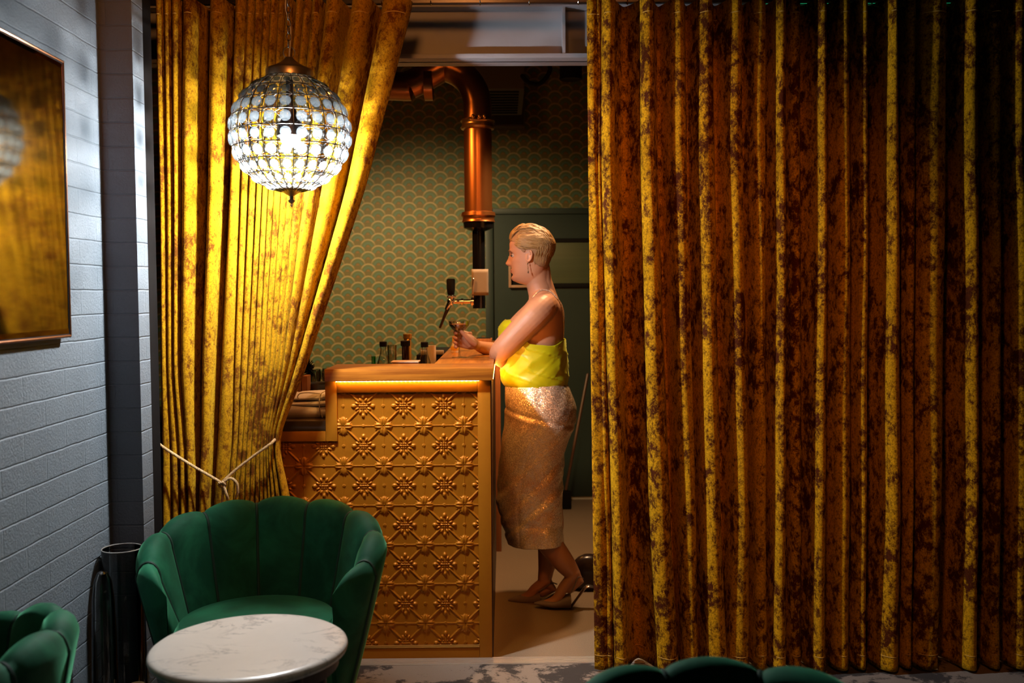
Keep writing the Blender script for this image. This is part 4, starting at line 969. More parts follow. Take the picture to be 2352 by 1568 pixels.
for k in range(110):
    a, e_ = rng.uniform(0, 2 * PI), rng.uniform(-0.9, 1.4); r = rng.uniform(0.02, 0.034)
    c0 = np.array([bru[0], 4.35, bru[2] + rng.uniform(-0.02, 0.015)]); bo.tube([c0, c0 + r * np.array([math.cos(a) * math.cos(e_), math.sin(a) * math.cos(e_), math.sin(e_)])], 0.0022, 5)
bh = thing('bar_brush', 'black bristle brush standing up behind the knife block', 'brush', (bru[0], 4.35, zl))
bo.build('bristles', BLACK, bh); MB().tube([(bru[0], 4.35, zl + 0.008), (bru[0], 4.35, bru[2])], 0.007).build('handle', BLACK, bh)
nb = thing('napkin_bundle', 'stack of folded linen napkins tied with string on the low worktop', 'napkins', (-0.76, 4.0, zw))
def pillow(cx, cy_, z0, z1, hx, hy, seed, sag=0.006):
    r_ = np.random.default_rng(seed); n_ = 40; mb = MB(); R = []
    for s_ in np.linspace(0.0, 1, 9):
        a = np.linspace(0, 2 * PI, 64, endpoint=False); e_ = 0.35
        k_ = 0.90 + 0.10 * math.sin(PI * s_)
        x = np.sign(np.cos(a)) * np.abs(np.cos(a)) ** e_ * hx * k_; y = np.sign(np.sin(a)) * np.abs(np.sin(a)) ** e_ * hy * k_
        z = z0 + (z1 - z0) * s_ + sag * s_ * np.sin(a * 3 + seed) + 0.004 * s_ * np.sin(a * 7 + seed * 2)
        R.append(np.stack([cx + x, cy_ + y, z], 1))
    return mb.rings(R)
zn = zw + 0.001
pillow(-0.785, 4.00, zn, zn + 0.042, 0.13, 0.13, 1).build('napkin', LINEN, nb)
pillow(-0.780, 4.01, zn + 0.044, zn + 0.064, 0.125, 0.125, 2, 0.003).build('napkin', LINEN, nb)
pillow(-0.790, 4.02, zn + 0.066, zn + 0.082, 0.12, 0.12, 5, 0.003).build('napkin', LINEN, nb)
stw = MB(); xq = PY(735, 930, 3.87)[0]
stw.tube(smooth_path([(xq + 0.01, 3.862, zn + 0.004), (xq, 3.86, zn + 0.04), (xq - 0.002, 3.872, zn + 0.075), (xq - 0.004, 3.91, zn + 0.0915), (xq - 0.004, 4.1, zn + 0.09)], 6), 0.0022, 6)
stw.tube(smooth_path([(xq - 0.01, 3.92, zn + 0.091), (xq - 0.05, 3.90, zn + 0.097), (xq - 0.08, 3.89, zn + 0.095), (xq - 0.09, 3.885, zn + 0.083), (xq - 0.084, 3.88, zn + 0.074)], 6), 0.002, 6)
stw.build('string', plain('white_string', (0.7, 0.6, 0.5), 0.7), nb)

# ------------------------------------------------------------------ the person
pz = PZ(1290, 1396, 0.0)
per = thing('person', 'person with short blond hair, lime camisole and sequinned skirt leaning on the bar with cocktail', 'person', (pz[0], 4.45, 0))
YP = 4.47
def pt(px, py, y=YP): return PY(px, py, y)


def torso_rings(rows, n=64, e=0.9, fold=None):
    """rows: (py, front px, back px, half width m, y centre)"""
    R = []; a = np.linspace(0, 2 * PI, n, endpoint=False)
    for i, (py, fx, bx_, hw, yc) in enumerate(rows):
        f_, b_ = PY(fx, py, yc), PY(bx_, py, yc); cx = (f_[0] + b_[0]) / 2; rx = (b_[0] - f_[0]) / 2; z = (f_[2] + b_[2]) / 2
        ca, sa = np.cos(a), np.sin(a)
        x = cx + rx * np.sign(ca) * np.abs(ca) ** e; y = yc + hw * np.sign(sa) * np.abs(sa) ** e
        q = np.stack([x, y, np.full(n, z)], 1)
        if fold is not None: q = fold(q, a, z, cx, yc, i)
        R.append(q)
    return R


def interp_rows(rows, k=5):
    return smooth_path(rows, k)


body = MB()
# trunk (slightly inside the clothes)
tr_rows = [(952, 1176, 1306, 0.165, 4.50), (915, 1170, 1308, 0.175, 4.50), (880, 1166, 1296, 0.155, 4.50), (850, 1162, 1292, 0.150, 4.50), (815, 1162, 1289, 0.150, 4.50), (780, 1160, 1294, 0.157, 4.50), (745, 1164, 1297, 0.158, 4.50),
           (720, 1184, 1296, 0.158, 4.50), (700, 1205, 1291, 0.150, 4.50), (685, 1216, 1282, 0.125, 4.50), (672, 1222, 1274, 0.085, 4.50), (664, 1226, 1268, 0.055, 4.50)]
body.rings(torso_rings(interp_rows(tr_rows, 3)))
# neck
body.tube([pt(1249, 700, 4.50), pt(1243, 672, 4.50), pt(1236, 650, 4.50), pt(1231, 625, 4.50), pt(1228, 605, 4.50)], [0.070, 0.058, 0.054, 0.056, 0.056], 28, flat=(0.97, 1.0))
body.tube([pt(1268, 715, 4.50), pt(1258, 680, 4.50), pt(1247, 645, 4.50), pt(1243, 615, 4.51)], [0.05, 0.042, 0.040, 0.04], 20)
# head: one loft with profile features
HC = pt(1219, 648, 4.50)              # under the chin, on the head axis
HZ = (PY(1219, 524, 4.5)[2] - HC[2]) / 0.225
tab = np.array([
    (-0.012, .020, .030, .020), (-0.004, .050, .034, .032), (0.006, .071, .042, .041), (0.02, .079, .052, .050), (0.04, .078, .062, .0585), (0.06, .079, .070, .063), (0.085, .080, .077, .067), (0.11, .080, .087, .070),
    (0.135, .087, .096, .0735), (0.16, .088, .099, .0755), (0.18, .081, .091, .071), (0.20, .066, .073, .059), (0.215, .044, .048, .040), (0.225, .014, .024, .017)])
zsH = np.concatenate([np.linspace(-0.012, 0.195, 92), np.linspace(0.197, 0.225, 12)])
nH = 120; aH = np.linspace(0, 2 * PI, nH, endpoint=False); HR = []
TURN = math.radians(11)
def ti(c, z): return float(np.interp(z, tab[:, 0], tab[:, c]))
NOSE = np.array([(0.060, 0), (0.066, .004), (0.0705, .018), (0.076, .0235), (0.081, .024), (0.090, .0195), (0.102, .0135), (0.114, .008), (0.124, .005), (0.135, .001), (0.15, 0)])
def headpt(x, y, z):      # local: x forward, y to her right (away from camera), z up
    c, s = math.cos(TURN), math.sin(TURN)
    return np.array([HC[0] - (x * c - y * s) * HZ, HC[1] + (x * s + y * c) * HZ, HC[2] + z * HZ])
def head_ring(z, off=0.0, feat=True, offb=None):
    f_, b_, w_ = ti(1, z), ti(2, z), ti(3, z); q = []
    for a in aH:
        ca, sa = math.cos(a), math.sin(a)
        x = (f_ if ca > 0 else b_) * (abs(ca) ** 0.86) * (1 if ca > 0 else -1); y = w_ * (abs(sa) ** 0.88) * (1 if sa > 0 else -1)
        if feat and ca > 0:
            ay = abs(y)
            nw = 0.0105 + 0.007 * math.exp(-((z - 0.073) / 0.009) ** 2)
            x += float(np.interp(z, NOSE[:, 0], NOSE[:, 1])) * math.exp(-(y / nw) ** 2) * 1.14
            x -= 0.011 * math.exp(-((ay - 0.031) / 0.014) ** 2 - ((z - 0.112) / 0.011) ** 2)       # eye socket
            x += 0.0045 * math.exp(-((ay - 0.028) / 0.02) ** 2 - ((z - 0.129) / 0.007) ** 2)       # brow
            x += 0.0055 * math.exp(-(ay / 0.02) ** 2) * (math.exp(-((z - 0.0525) / 0.0042) ** 2) + math.exp(-((z - 0.0425) / 0.0042) ** 2))
            x -= 0.004 * math.exp(-(ay / 0.022) ** 2 - ((z - 0.0475) / 0.002) ** 2)
            x -= 0.005 * math.exp(-(ay / 0.03) ** 2 - ((z - 0.031) / 0.006) ** 2)
            x += 0.006 * math.exp(-(ay / 0.02) ** 2 - ((z - 0.014) / 0.010) ** 2)
            x += 0.004 * math.exp(-((ay - 0.042) / 0.018) ** 2 - ((z - 0.088) / 0.014) ** 2)       # cheekbone
        L = math.hypot(x, y) + 1e-9; x, y = x * (1 + off / L), y * (1 + off / L)
        q.append(headpt(x, y, z))
    return q
body.rings([head_ring(z) for z in zsH])
# ears
for sg in (-1, 1):
    R_ = []
    for u in np.linspace(0, 1, 26):
        an = PI * 0.5 + u * 2 * PI * 0.80 * (1)
        R_.append(headpt(-0.008 + 0.0105 * math.cos(an) - 0.004 * math.sin(an), sg * (0.0735 + 0.006 * (1 - math.cos(an)) * 0.6), 0.106 + 0.0215 * math.sin(an)))
    body.tube(R_, 0.0042, 8)
    body.ell(headpt(-0.008, sg * 0.071, 0.105), (0.009, 0.0055, 0.018), 16)
    body.ell(headpt(-0.002, sg * 0.074, 0.085), (0.006, 0.0045, 0.007), 12)
# near (left) arm: shoulder, elbow on the counter edge, forearm folded across the body
YA = 4.335
body.tube(smooth_path([pt(1252, 705, 4.43), pt(1246, 707, 4.37), pt(1226, 728, YA), pt(1197, 758, YA), pt(1168, 788, YA), pt(1150, 806, 4.34), pt(1143, 814, 4.36)], 4),
          np.interp(np.linspace(0, 1, 25), [0, .12, .25, .5, .75, .92, 1], [0.060, 0.064, 0.063, 0.056, 0.050, 0.042, 0.036]), 24)
body.ell(pt(1264, 728, 4.43), (0.055, 0.052, 0.08), 24)          # shoulder blade / armpit mass
fa = [pt(1143, 813, 4.36), pt(1152, 826, 4.42), pt(1160, 832, 4.50), pt(1163, 836, 4.56)]
body.tube(smooth_path(fa, 4), np.linspace(0.038, 0.026, 13), 18)
body.ell(pt(1161, 845, 4.57), (0.018, 0.036, 0.032), 16)
for k, (dy, L_) in enumerate(((0.0, 0.058), (0.019, 0.066), (0.037, 0.064), (0.054, 0.052))):
    p0 = pt(1158 - k * 0.6, 852, 4.548 + dy * 0.9)
    body.tube(smooth_path([p0, p0 + (-0.006, 0.002, -L_ * 0.45), p0 + (-0.002, 0.004, -L_ * 0.8), p0 + (0.006, 0.004, -L_)], 3), np.linspace(0.0088, 0.0068, 10), 10)
body.tube(smooth_path([pt(1166, 842, 4.545), pt(1163, 855, 4.53), pt(1158, 863, 4.525)], 3), np.linspace(0.010, 0.0075, 7), 10)
# far (right) arm reaching over the counter with the glass
GX = PZ(1055, 821, ZTOP); GXx, GYy = GX[0], GX[1]
body.tube(smooth_path([pt(1240, 708, 4.60), pt(1222, 720, 4.655), pt(1195, 760, 4.68), pt(1168, 798, 4.69), pt(1160, 802, 4.69)], 4), np.interp(np.linspace(0, 1, 17), [0, .3, 1], [0.058, 0.052, 0.038]), 20)
wr = pt(1098, 794, 4.56)
body.tube(smooth_path([pt(1162, 802, 4.69), pt(1135, 803, 4.64), pt(1112, 799, 4.59), wr], 4), np.interp(np.linspace(0, 1, 13), [0, .4, 1], [0.037, 0.035, 0.0235]), 18)
# hand: palm and fingers around the stem
pc = pt(1083, 786, GYy + 0.028)
body.tube([wr, pt(1090, 789, GYy + 0.035), pc, pt(1074, 779, GYy + 0.026)], [0.023, 0.026, 0.029, 0.027], 16, flat=(1.0, 0.62))
for k in range(4):
    zz_ = (763, 774, 785, 795)[k]; ln_ = (0.9, 1.0, 0.95, 0.8)[k]
    kn_ = pt(1074 + k * 1.2, zz_ + 3, GYy + 0.034)
    gx0 = pt(1055, zz_, GYy)
    path = [kn_ + (0.012, 0, 0), kn_, gx0 + (-0.000, 0.026, 0.002), gx0 + (-0.020 * ln_, 0.014, 0.0), gx0 + (-0.021 * ln_, -0.006, -0.002), gx0 + (-0.012, -0.016 * ln_, -0.004)]
    body.tube(smooth_path(path, 3), np.linspace(0.0098, 0.0072, 16), 12)
body.tube(smooth_path([pt(1090, 790, GYy + 0.012), pt(1079, 782, GYy - 0.006), pt(1068, 770, GYy - 0.016), pt(1059, 760, GYy - 0.017)], 4), np.linspace(0.0135, 0.0085, 13), 12)
# legs: far leg carries the weight, near leg bent with the heel lifted
YN, YF = 4.405, 4.52
body.tube(smooth_path([pt(1228, 940, 4.45), pt(1212, 1030, 4.45), pt(1194, 1125, 4.445), pt(1198, 1152, 4.44), pt(1226, 1195, 4.44), pt(1261, 1245, 4.432), pt(1296, 1292, 4.415), pt(1316, 1317, YN), pt(1319, 1322, YN)], 4),
          np.interp(np.linspace(0, 1, 33), [0, .25, .375, .5, .625, .75, .875, 1], [0.080, 0.060, 0.050, 0.054, 0.056, 0.048, 0.034, 0.028]), 24)
body.tube(smooth_path([pt(1252, 940, 4.58), pt(1256, 1030, 4.57), pt(1258, 1110, 4.56), pt(1264, 1150, YF), pt(1266, 1200, YF), pt(1262, 1260, YF), pt(1254, 1310, YF), pt(1250, 1335, YF)], 4),
          np.interp(np.linspace(0, 1, 29), [0, .28, .43, .57, .7, .85, 1], [0.090, 0.064, 0.050, 0.058, 0.056, 0.036, 0.030]), 24)


def foot(heel, ankle, ball, toe, y, w=0.034):
    body.tube(smooth_path([pt(*ankle, y), pt((ankle[0] * 0.45 + ball[0] * 0.55), (ankle[1] * 0.5 + ball[1] * 0.5), y), pt(*ball, y), pt(*toe, y)], 4), np.interp(np.linspace(0, 1, 13), [0, .35, .7, 1], [0.032, 0.031, 0.028, 0.012]), 18, flat=(0.75, 1.1))
    body.tube([pt(*ankle, y), pt(*heel, y), pt(heel[0] * 0.6 + ball[0] * 0.4, heel[1] * 0.6 + ball[1] * 0.4, y)], [0.030, 0.026, 0.024], 16)
foot((1329, 1332), (1318, 1318), (1276, 1377), (1245, 1385), YN)
foot((1268, 1352), (1252, 1334), (1212, 1369), (1186, 1377), YF)
bo_ = body.build('body_raw', SKIN, None, sharp=False)
md = bo_.modifiers.new('r', 'REMESH'); md.mode = 'VOXEL'; md.voxel_size = 0.0032; md.use_smooth_shade = True
md = bo_.modifiers.new('s', 'SMOOTH'); md.factor = 0.5; md.iterations = 4
dg = bpy.context.evaluated_depsgraph_get(); dg.update()
bme = bpy.data.meshes.new_from_object(bo_.evaluated_get(dg)); bpy.data.objects.remove(bo_)
bme.name = 'body'; bodyo = link('body', bme, None, per)
if not bme.materials: bme.materials.append(SKIN)

# face parts
for sg in (-1, 1):
    ey = MB().ell(headpt(0.0672, sg * 0.0315, 0.1115), (0.0108, 0.0108, 0.0088), 16).build('eye', EYEW, per)
    MB().ell(headpt(0.0735, sg * 0.0345, 0.1112), (0.0062, 0.0062, 0.0062), 12).build('iris', EYED, ey)
    lid = [headpt(0.078 - 0.010 * abs(u) ** 2, sg * (0.031 + 0.014 * u), 0.1175 - 0.006 * u * u) for u in np.linspace(-1, 1, 9)]
    MB().tube(lid, [0.0012] + [0.0022] * 7 + [0.0012], 6).build('eyelid', plain('lid_skin', (0.22, 0.10, 0.06), 0.6), per)
    bw = [headpt(0.0885 - 0.012 * ((u + 1) / 2) ** 2, sg * (0.018 + 0.028 * (u + 1) / 2), 0.128 + 0.004 * (1 - u * u)) for u in np.linspace(-1, 1, 9)]
    MB().tube(bw, np.r_[0.0015, [0.0024] * 7, 0.001], 6).build('eyebrow', plain('brow_hair', (0.20, 0.11, 0.05), 0.8), per)
lp = MB()
for z_l, rr_ in ((0.0515, 0.0030), (0.0435, 0.0036)):
    lp.tube([headpt(0.0835 - 0.018 * abs(u) ** 1.8, 0.021 * u, z_l + (0.0475 - z_l) * abs(u) ** 2) for u in np.linspace(-1, 1, 13)], rr_ * (1 - 0.7 * np.abs(np.linspace(-1, 1, 13)) ** 2), 8)
lp.build('lips', LIP, per)
# cropped sides and long swept top
fz = []
def hairline(ca): return 0.0
zc_l = np.linspace(0.05, 0.2245, 110)
cap_r = np.array([head_ring(z, 0.0022, False) for z in zc_l]); capm = MB(); NR = 40
ca_k = [-1, -0.55, -0.22, -0.10, 0.05, 0.12, 0.20, 0.32, 0.55, 0.8, 1]; li_k = [0.060, 0.066, 0.085, 0.136, 0.140, 0.120, 0.124, 0.148, 0.164, 0.171, 0.172]
CP = np.zeros((NR, nH, 3))
for j in range(nH):
    lim = np.interp(math.cos(aH[j]), ca_k, li_k) + 0.0012 * math.sin(j * 1.9)
    for i_, z in enumerate(np.linspace(lim, 0.2245, NR)):
        CP[i_, j] = [np.interp(z, zc_l, cap_r[:, j, q]) for q in range(3)]
capm.grid(CP, False, True)
capo = capm.build('cropped_hair', FUZZ, per, sharp=False); solid(capo, 0.0015, 1)
hr = MB(); r2 = np.random.default_rng(11)
def skull(theta, yy, h):    # theta: 0 forward, pi/2 top, pi back ; profile arc in the median plane
    zc0, c_, s_ = 0.128, math.cos(theta), math.sin(theta)
    fx = 0.089 if c_ > 0 else 0.099
    k = math.sqrt(max(0.05, 1 - (yy / 0.076) ** 2))
    x = c_ * (fx * k + h); z = zc0 + s_ * (0.098 * k + h) if s_ > 0 else zc0 + s_ * (0.085 * k + h)
    return x, z
for k in range(900):
    yy = r2.uniform(-0.062, 0.062); t0 = r2.uniform(0.62, 2.3); L_ = r2.uniform(0.5, 0.95); lift = r2.uniform(0.006, 0.017) * (1.0 if t0 < 1.4 else 0.75)
    if abs(yy) > 0.045: t0 = r2.uniform(0.8, 2.5); lift *= 0.7
    pts = []
    for u in np.linspace(0, 1, 7):
        th_ = t0 + L_ * u; h = 0.002 + lift * math.sin(PI * min(1, 0.25 + u * 0.7)) * (1.25 if th_ < 1.3 else 1); x, z = skull(th_, yy * (1 + 0.04 * u), h)
        pts.append(headpt(x, yy * (1 + 0.12 * u) + 0.003 * math.sin(u * 3 + k), z + 0.0015 * math.sin(u * 4 + k * 1.7)))
    hr.tube(smooth_path(pts, 2), np.interp(np.linspace(0, 1, 13), [0, .3, 1], [0.0017, 0.0026, 0.0007]), 4)
for k in range(90):    # quiff over the forehead
    yy = r2.uniform(-0.045, 0.045); pts = []
    for u in np.linspace(0, 1, 6):
        th_ = 0.50 + r2.uniform(0, 0.05) + 0.6 * u; x, z = skull(th_, yy, 0.004 + 0.016 * math.sin(PI * (0.15 + 0.6 * u)))
        pts.append(headpt(x + 0.001, yy, z + 0.002))
    hr.tube(smooth_path(pts, 2), np.interp(np.linspace(0, 1, 11), [0, .4, 1], [0.0012, 0.0028, 0.0016]), 4)
for k in range(700):   # crown and back, shorter, falling to the nape
    phi = r2.uniform(-1.25, 1.25); z0_ = r2.uniform(0.10, 0.195); dj = r2.uniform(-0.25, 0.25); pts = []
    for u in np.linspace(0, 1, 5):
        z = z0_ - 0.032 * u; phi += dj * 0.06; b_, w_ = ti(2, z), ti(3, z); off = 0.003 + 0.004 * math.sin(PI * u) * (z0_ > 0.13)
        pts.append(headpt(-(b_ + off) * math.cos(phi) ** 0.86, (w_ + off) * np.sign(math.sin(phi)) * abs(math.sin(phi)) ** 0.88, z))
    hr.tube(pts, [0.0008, 0.0018, 0.0018, 0.0012, 0.0004], 4)
for k in range(420):   # side strands swept back above the ear
    sg = -1 if r2.uniform() < 0.65 else 1; z0_ = r2.uniform(0.150, 0.198); a0_ = r2.uniform(0.9, 2.0); L_ = r2.uniform(0.35, 0.8); pts = []; dz_ = r2.uniform(-0.022, -0.004)
    for u in np.linspace(0, 1, 6):
        z = z0_ + dz_ * u; a_ = a0_ + L_ * u; f_, b_, w_ = ti(1, z), ti(2, z), ti(3, z); off = 0.0025 + 0.004 * math.sin(PI * u)
        ca, sa = math.cos(a_), math.sin(a_); pts.append(headpt(((f_ if ca > 0 else b_) + off) * abs(ca) ** 0.86 * np.sign(ca), sg * (w_ + off) * abs(sa) ** 0.88, z))
    hr.tube(pts, [0.0006, 0.0017, 0.002, 0.0018, 0.0012, 0.0004], 4)
hr.build('hair', HAIR, per, sharp=False)
# earring
er = headpt(-0.001, -0.0795, 0.078)
MB().tube([er, er + (0.000, -0.001, -0.018), er + (0.002, -0.001, -0.036)], 0.0009, 6).ell(er + (0, -0.002, -0.004), (0.003, 0.002, 0.004), 10).ell(er + (0.001, -0.002, -0.022), (0.0025, 0.002, 0.005), 10).ell(er + (0.002, -0.002, -0.040), (0.003, 0.002, 0.007), 10).build('earring', CHROME, per)

# camisole
def cami_fold(q, a, z, cx, yc, i):
    n_ = np.stack([q[:, 0] - cx, q[:, 1] - yc], 1); L = np.linalg.norm(n_, axis=1)[:, None] + 1e-9; n_ /= L
    zz_ = (z - 1.0) / 0.3
    d = 0.0012 * np.sin(a * 5 + z * 30) + 0.0018 * np.sin(a * 9 - z * 70 + 2.0 * np.sin(a * 2)) * math.exp(-((z - 1.08) / 0.09) ** 2) + 0.005 * (1 - np.abs(np.sin(a * 3.5 + z * 34 + 0.8 * np.sin(z * 60)))) ** 5 + 0.004 * (1 - np.abs(np.sin(a * 6 - z * 45))) ** 5 * math.exp(-((z - 1.09) / 0.06) ** 2)
    q = q.copy(); q[:, :2] += n_ * (d[:, None] + 0.004); return q
cr = [(884, 1163, 1298, 0.168, 4.50), (878, 1158, 1301, 0.173, 4.50), (868, 1154, 1302, 0.175, 4.50), (852, 1153, 1301, 0.173, 4.50), (830, 1152, 1300, 0.170, 4.50), (805, 1152, 1298, 0.168, 4.50), (785, 1150, 1295, 0.166, 4.50), (765, 1148, 1294, 0.164, 4.50), (745, 1152, 1294, 0.162, 4.50), (728, 1170, 1294, 0.162, 4.50)]
CR = np.array(torso_rings(interp_rows(cr, 6), 128, 0.92, cami_fold))
cmb = MB(); nr, na = CR.shape[:2]; cmb.add(CR.reshape(-1, 3), []); aC = np.linspace(0, 2 * PI, na, endpoint=False)
def top_z(a):   # front (cos<0) reaches high, back lower, dips under the arm
    ca = math.cos(a); pyv = 735 if ca < -0.75 else (735 + (ca + 0.75) * 75 if ca < -0.1 else (784 + (ca + 0.1) * 14 if ca < 0.4 else 791 - ((ca - 0.4) / 0.6) ** 1.5 * 13))
    return PY(1230, pyv, 4.5)[2]
for j in range(na):
    tz_ = top_z(aC[j]) + 0.002 * math.sin(aC[j] * 9); col_ = CR[:, j].copy()
    for i_ in range(nr):
        u_ = i_ / (nr - 1); zq_ = CR[0, j, 2] + (tz_ - CR[0, j, 2]) * u_
        p_ = [np.interp(zq_, col_[:, 2], col_[:, 0]), np.interp(zq_, col_[:, 2], col_[:, 1]), zq_]; cmb.v[i_ * na + j] = tuple(map(float, p_))
for i_ in range(nr - 1):
    for j in range(na):
        cmb.f.append((i_ * na + j, i_ * na + (j + 1) % na, (i_ + 1) * na + (j + 1) % na, (i_ + 1) * na + j))
co = cmb.build('camisole', SATIN, per, sharp=False); solid(co, 0.003, 1)
stp = [pt(1172, 738, 4.40), pt(1200, 700, 4.405), pt(1228, 674, 4.42), pt(1247, 663, 4.43), pt(1262, 668, 4.43), pt(1278, 683, 4.42), pt(1290, 705, 4.415), pt(1296, 735, 4.42), pt(1298, 775, 4.44)]
sm = MB(); S_ = smooth_path(stp, 8)
S_[:, 1] -= 0.0
dep = bme
# snap the strap onto the skin
from mathutils.bvhtree import BVHTree
bt = BVHTree.FromPolygons([v_.co for v_ in bme.vertices], [tuple(p_.vertices) for p_ in bme.polygons])
def snap(p, off=0.003):
    h = bt.find_nearest(Vector(p)); return np.array(h[0] + h[1] * off) if h[0] is not None else p
SS = np.array([snap(p) for p in S_])
sm.tube(SS, 0.0020, 6)
for p in SS[::2]: sm.ell(p, (0.0034, 0.0034, 0.0034), 8)
sm.build('strap', plain('sequin_strap', (0.85, 0.78, 0.65), 0.2, 0.7), per)
sf = [p + (0, 0, 0) for p in stp]; sf = [np.array([p[0], 2 * 4.50 - p[1], p[2]]) for p in stp]
SF = np.array([snap(p) for p in smooth_path(sf, 6)]); MB().tube(SF, 0.0025, 6).build('strap', MATS['sequin_strap'], per)

# skirt
def skirt_fold(q, a, z, cx, yc, i):
    n_ = np.stack([q[:, 0] - cx, q[:, 1] - yc], 1); L = np.linalg.norm(n_, axis=1)[:, None] + 1e-9; n_ /= L
    x = q[:, 0] - cx; d = np.zeros(len(a))
    def crease(z0, slope, w, amp): return amp * np.exp(-((z - z0 - slope * x) / w) ** 2)
    zf = lambda py: PY(1230, py, 4.5)[2]
    d += crease(zf(955), -0.25, 0.012, -0.007) + crease(zf(962), -0.25, 0.014, 0.006)
    d += crease(zf(1160), 0.9, 0.014, -0.007) + crease(zf(1176), 0.8, 0.014, 0.008) + crease(zf(1192), -0.1, 0.016, -0.006)
    d += crease(zf(1130), 0.95, 0.016, 0.007) + crease(zf(1110), 1.0, 0.014, -0.006) + crease(zf(1060), 1.2, 0.018, 0.006) + crease(zf(1040), 1.2, 0.016, -0.005)
    d += 0.0025 * np.sin(a * 6 + z * 25) + 0.0015 * np.sin(a * 13 - z * 60)
    seam = np.exp(-((x - (-0.01 - (z - 0.9) * -0.10)) / 0.006) ** 2) * (q[:, 1] < yc) * -0.003
    q = q.copy(); q[:, :2] += n_ * (d * 0.6 + seam)[:, None]; return q
sr = [(877, 1163, 1298, 0.170, 4.50), (890, 1162, 1306, 0.182, 4.50), (920, 1161, 1318, 0.195, 4.50), (945, 1162, 1322, 0.200, 4.50), (975, 1160, 1317, 0.200, 4.50), (1010, 1154, 1304, 0.190, 4.50), (1050, 1149, 1294, 0.178, 4.50), (1100, 1145, 1291, 0.160, 4.49), (1150, 1143, 1290, 0.145, 4.48), (1185, 1149, 1290, 0.138, 4.475), (1215, 1160, 1291, 0.142, 4.475), (1243, 1168, 1293, 0.142, 4.475)]
SR = np.array(torso_rings(interp_rows(sr, 12), 160, 0.86, skirt_fold))
so = MB().grid(SR, False, True).build('skirt', SEQUIN, per, sharp=False); solid(so, 0.0035, 1)
wbm = MB().grid(np.array(torso_rings([(876, 1162, 1299, 0.172, 4.50), (886, 1161, 1302, 0.176, 4.50)], 96, 0.94)), False, True).build('waistband', plain('bright_sequin_band', (0.85, 0.72, 0.5), 0.25, 0.8), per); solid(wbm, 0.004, 1)

# slingback pumps
def shoe(toe, solef, soleb, topf, topb, seat, hl, strap_top, y, w):
    rows = []; K = 14
    for u in np.linspace(0, 1, K):
        bx = toe[0] + (soleb[0] - toe[0]) * u; by = toe[1] + (solef[1] - toe[1]) * min(1, u * 2) + (soleb[1] - solef[1]) * max(0, u * 2 - 1)
        ty_ = toe[1] - 4 + (topf[1] - toe[1] + 4) * min(1, u * 1.9) ** 0.8 + (topb[1] - topf[1]) * max(0, (u - 0.53) / 0.47)
        zb_, zt_2 = PY(bx, by, y)[2], PY(bx, ty_, y)[2]; x = PY(bx, by, y)[0]
        ww = w * (0.08 + 0.92 * min(1, u * 1.9) ** 0.7); hh = (zt_2 - zb_)
        a = np.linspace(0, 2 * PI, 24, endpoint=False)
        rows.append(np.stack([np.full(24, x), y + ww * np.cos(a), (zb_ + zt_2) / 2 + hh / 2 * np.sign(np.sin(a)) * np.abs(np.sin(a)) ** 0.8], 1))
    s0 = thing_part = MB().rings(rows).build('shoe', SHOE, per)
    MB().tube(smooth_path([pt(*soleb, y), pt((soleb[0] + seat[0]) / 2 + 1, (soleb[1] + seat[1]) / 2 - 3, y), pt(*seat, y), pt(*hl, y)], 5), np.interp(np.linspace(0, 1, 16), [0, .3, .7, 1], [0.010, 0.010, 0.012, 0.006]), 12, flat=(0.5, 1.6)).build('heel', HEEL, s0)
    for sg in (-1, 1):
        MB().tube(smooth_path([pt(topb[0] - 3, topb[1] + 2, y + sg * 0.030), pt((topb[0] + strap_top[0]) / 2, (topb[1] + strap_top[1]) / 2, y + sg * 0.033), pt(strap_top[0], strap_top[1], y + sg * 0.026), pt(strap_top[0] + 11, strap_top[1] + 3, y)], 4), 0.0028, 6).build('sling_strap', SHOE, s0)
    return s0
shoe((1227, 1387), (1265, 1394), (1311, 1394), (1262, 1375), (1312, 1362), (1348, 1346), (1368, 1349), (1328, 1325), YN, 0.040)
shoe((1167, 1380), (1195, 1384), (1240, 1386), (1205, 1364), (1240, 1356), (1283, 1362), (1286, 1376), (1268, 1338), YF, 0.038)

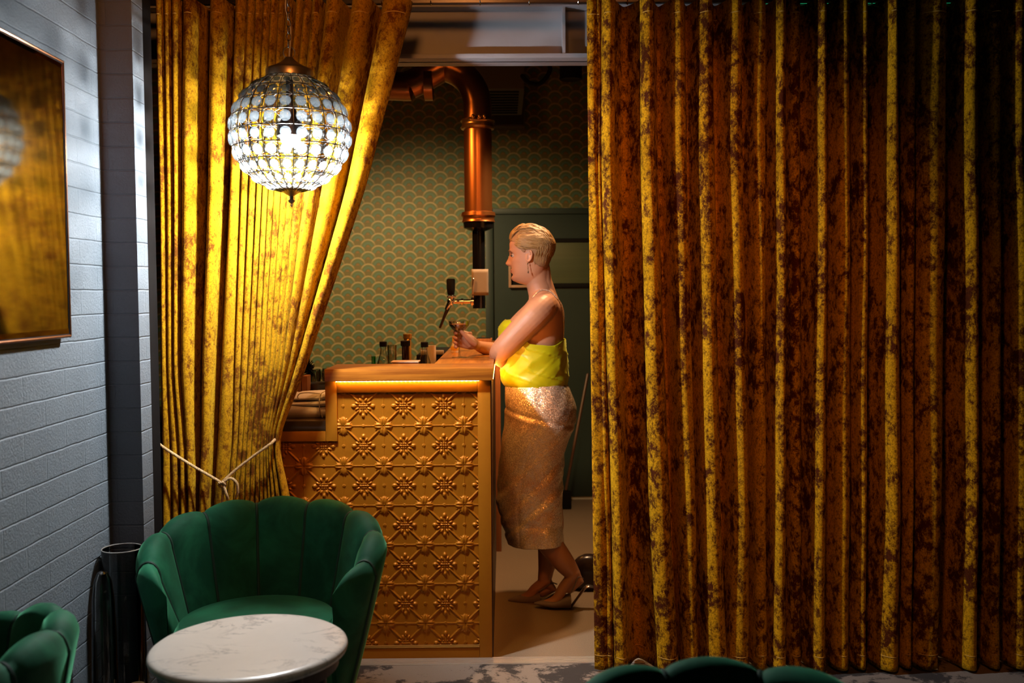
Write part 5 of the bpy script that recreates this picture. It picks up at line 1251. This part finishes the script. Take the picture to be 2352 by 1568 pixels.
# the cocktail in the hand
gl_ = thing('cocktail_glass', 'coupe glass of dark cocktail with brown foam held over the counter', 'glass', (GXx, GYy, ZTOP))
zr_ = PY(1055, 738, GYy)[2]; zbw = PY(1055, 765, GYy)[2]
z0 = ZTOP + 0.0006
MB().lathe([(0.001, z0), (0.034, z0), (0.034, z0 + 0.0015), (0.006, z0 + 0.005), (0.0032, z0 + 0.02), (0.003, zbw - 0.012), (0.008, zbw), (0.030, zbw + 0.018), (0.044, zbw + 0.035), (0.0465, zr_ + 0.002), (0.0455, zr_ + 0.002), (0.043, zbw + 0.0355), (0.029, zbw + 0.020), (0.006, zbw + 0.004), (0.001, zbw + 0.003)], (GXx, GYy, 0), 36).build('glass', GLASS, gl_)
MB().lathe([(0.001, zbw + 0.005), (0.006, zbw + 0.0055), (0.028, zbw + 0.0205), (0.0405, zbw + 0.034), (0.0412, zbw + 0.036), (0.001, zbw + 0.036)], (GXx, GYy, 0), 36).build('drink', DRINK, gl_)
MB().lathe([(0.001, zbw + 0.0362), (0.0415, zbw + 0.0362), (0.0425, zbw + 0.041), (0.001, zbw + 0.0415)], (GXx, GYy, 0), 36).build('foam', FOAM, gl_)

# handbag on the floor behind the shoes
hbp = PZ(1352, 1352, 0.0); hb = thing('handbag', 'shiny dark brown rounded handbag on the floor behind the heels', 'bag', (hbp[0], hbp[1], 0))
R = []
for s_ in np.linspace(0, 1, 14):
    z = 0.002 + 0.165 * s_; k_ = math.sqrt(max(0.02, 1 - (abs(s_ - 0.42) / 0.60) ** 2.4)); a = np.linspace(0, 2 * PI, 40, endpoint=False)
    R.append(np.stack([hbp[0] + 0.085 * k_ * np.sign(np.cos(a)) * np.abs(np.cos(a)) ** 0.8, hbp[1] + 0.05 * k_ * np.sin(a), np.full(40, z)], 1))
MB().rings(R).build('bag_body', BAG, hb)
MB().tube(smooth_path([(hbp[0] - 0.07, hbp[1] - 0.03, 0.12), (hbp[0] - 0.095, hbp[1] - 0.045, 0.10), (hbp[0] - 0.08, hbp[1] - 0.05, 0.03)], 4), 0.006).build('strap', BLACK, hb)
MB().ell((hbp[0] + 0.02, hbp[1] - 0.047, 0.125), (0.006, 0.004, 0.014), 10).build('clasp', CHROME, hb)
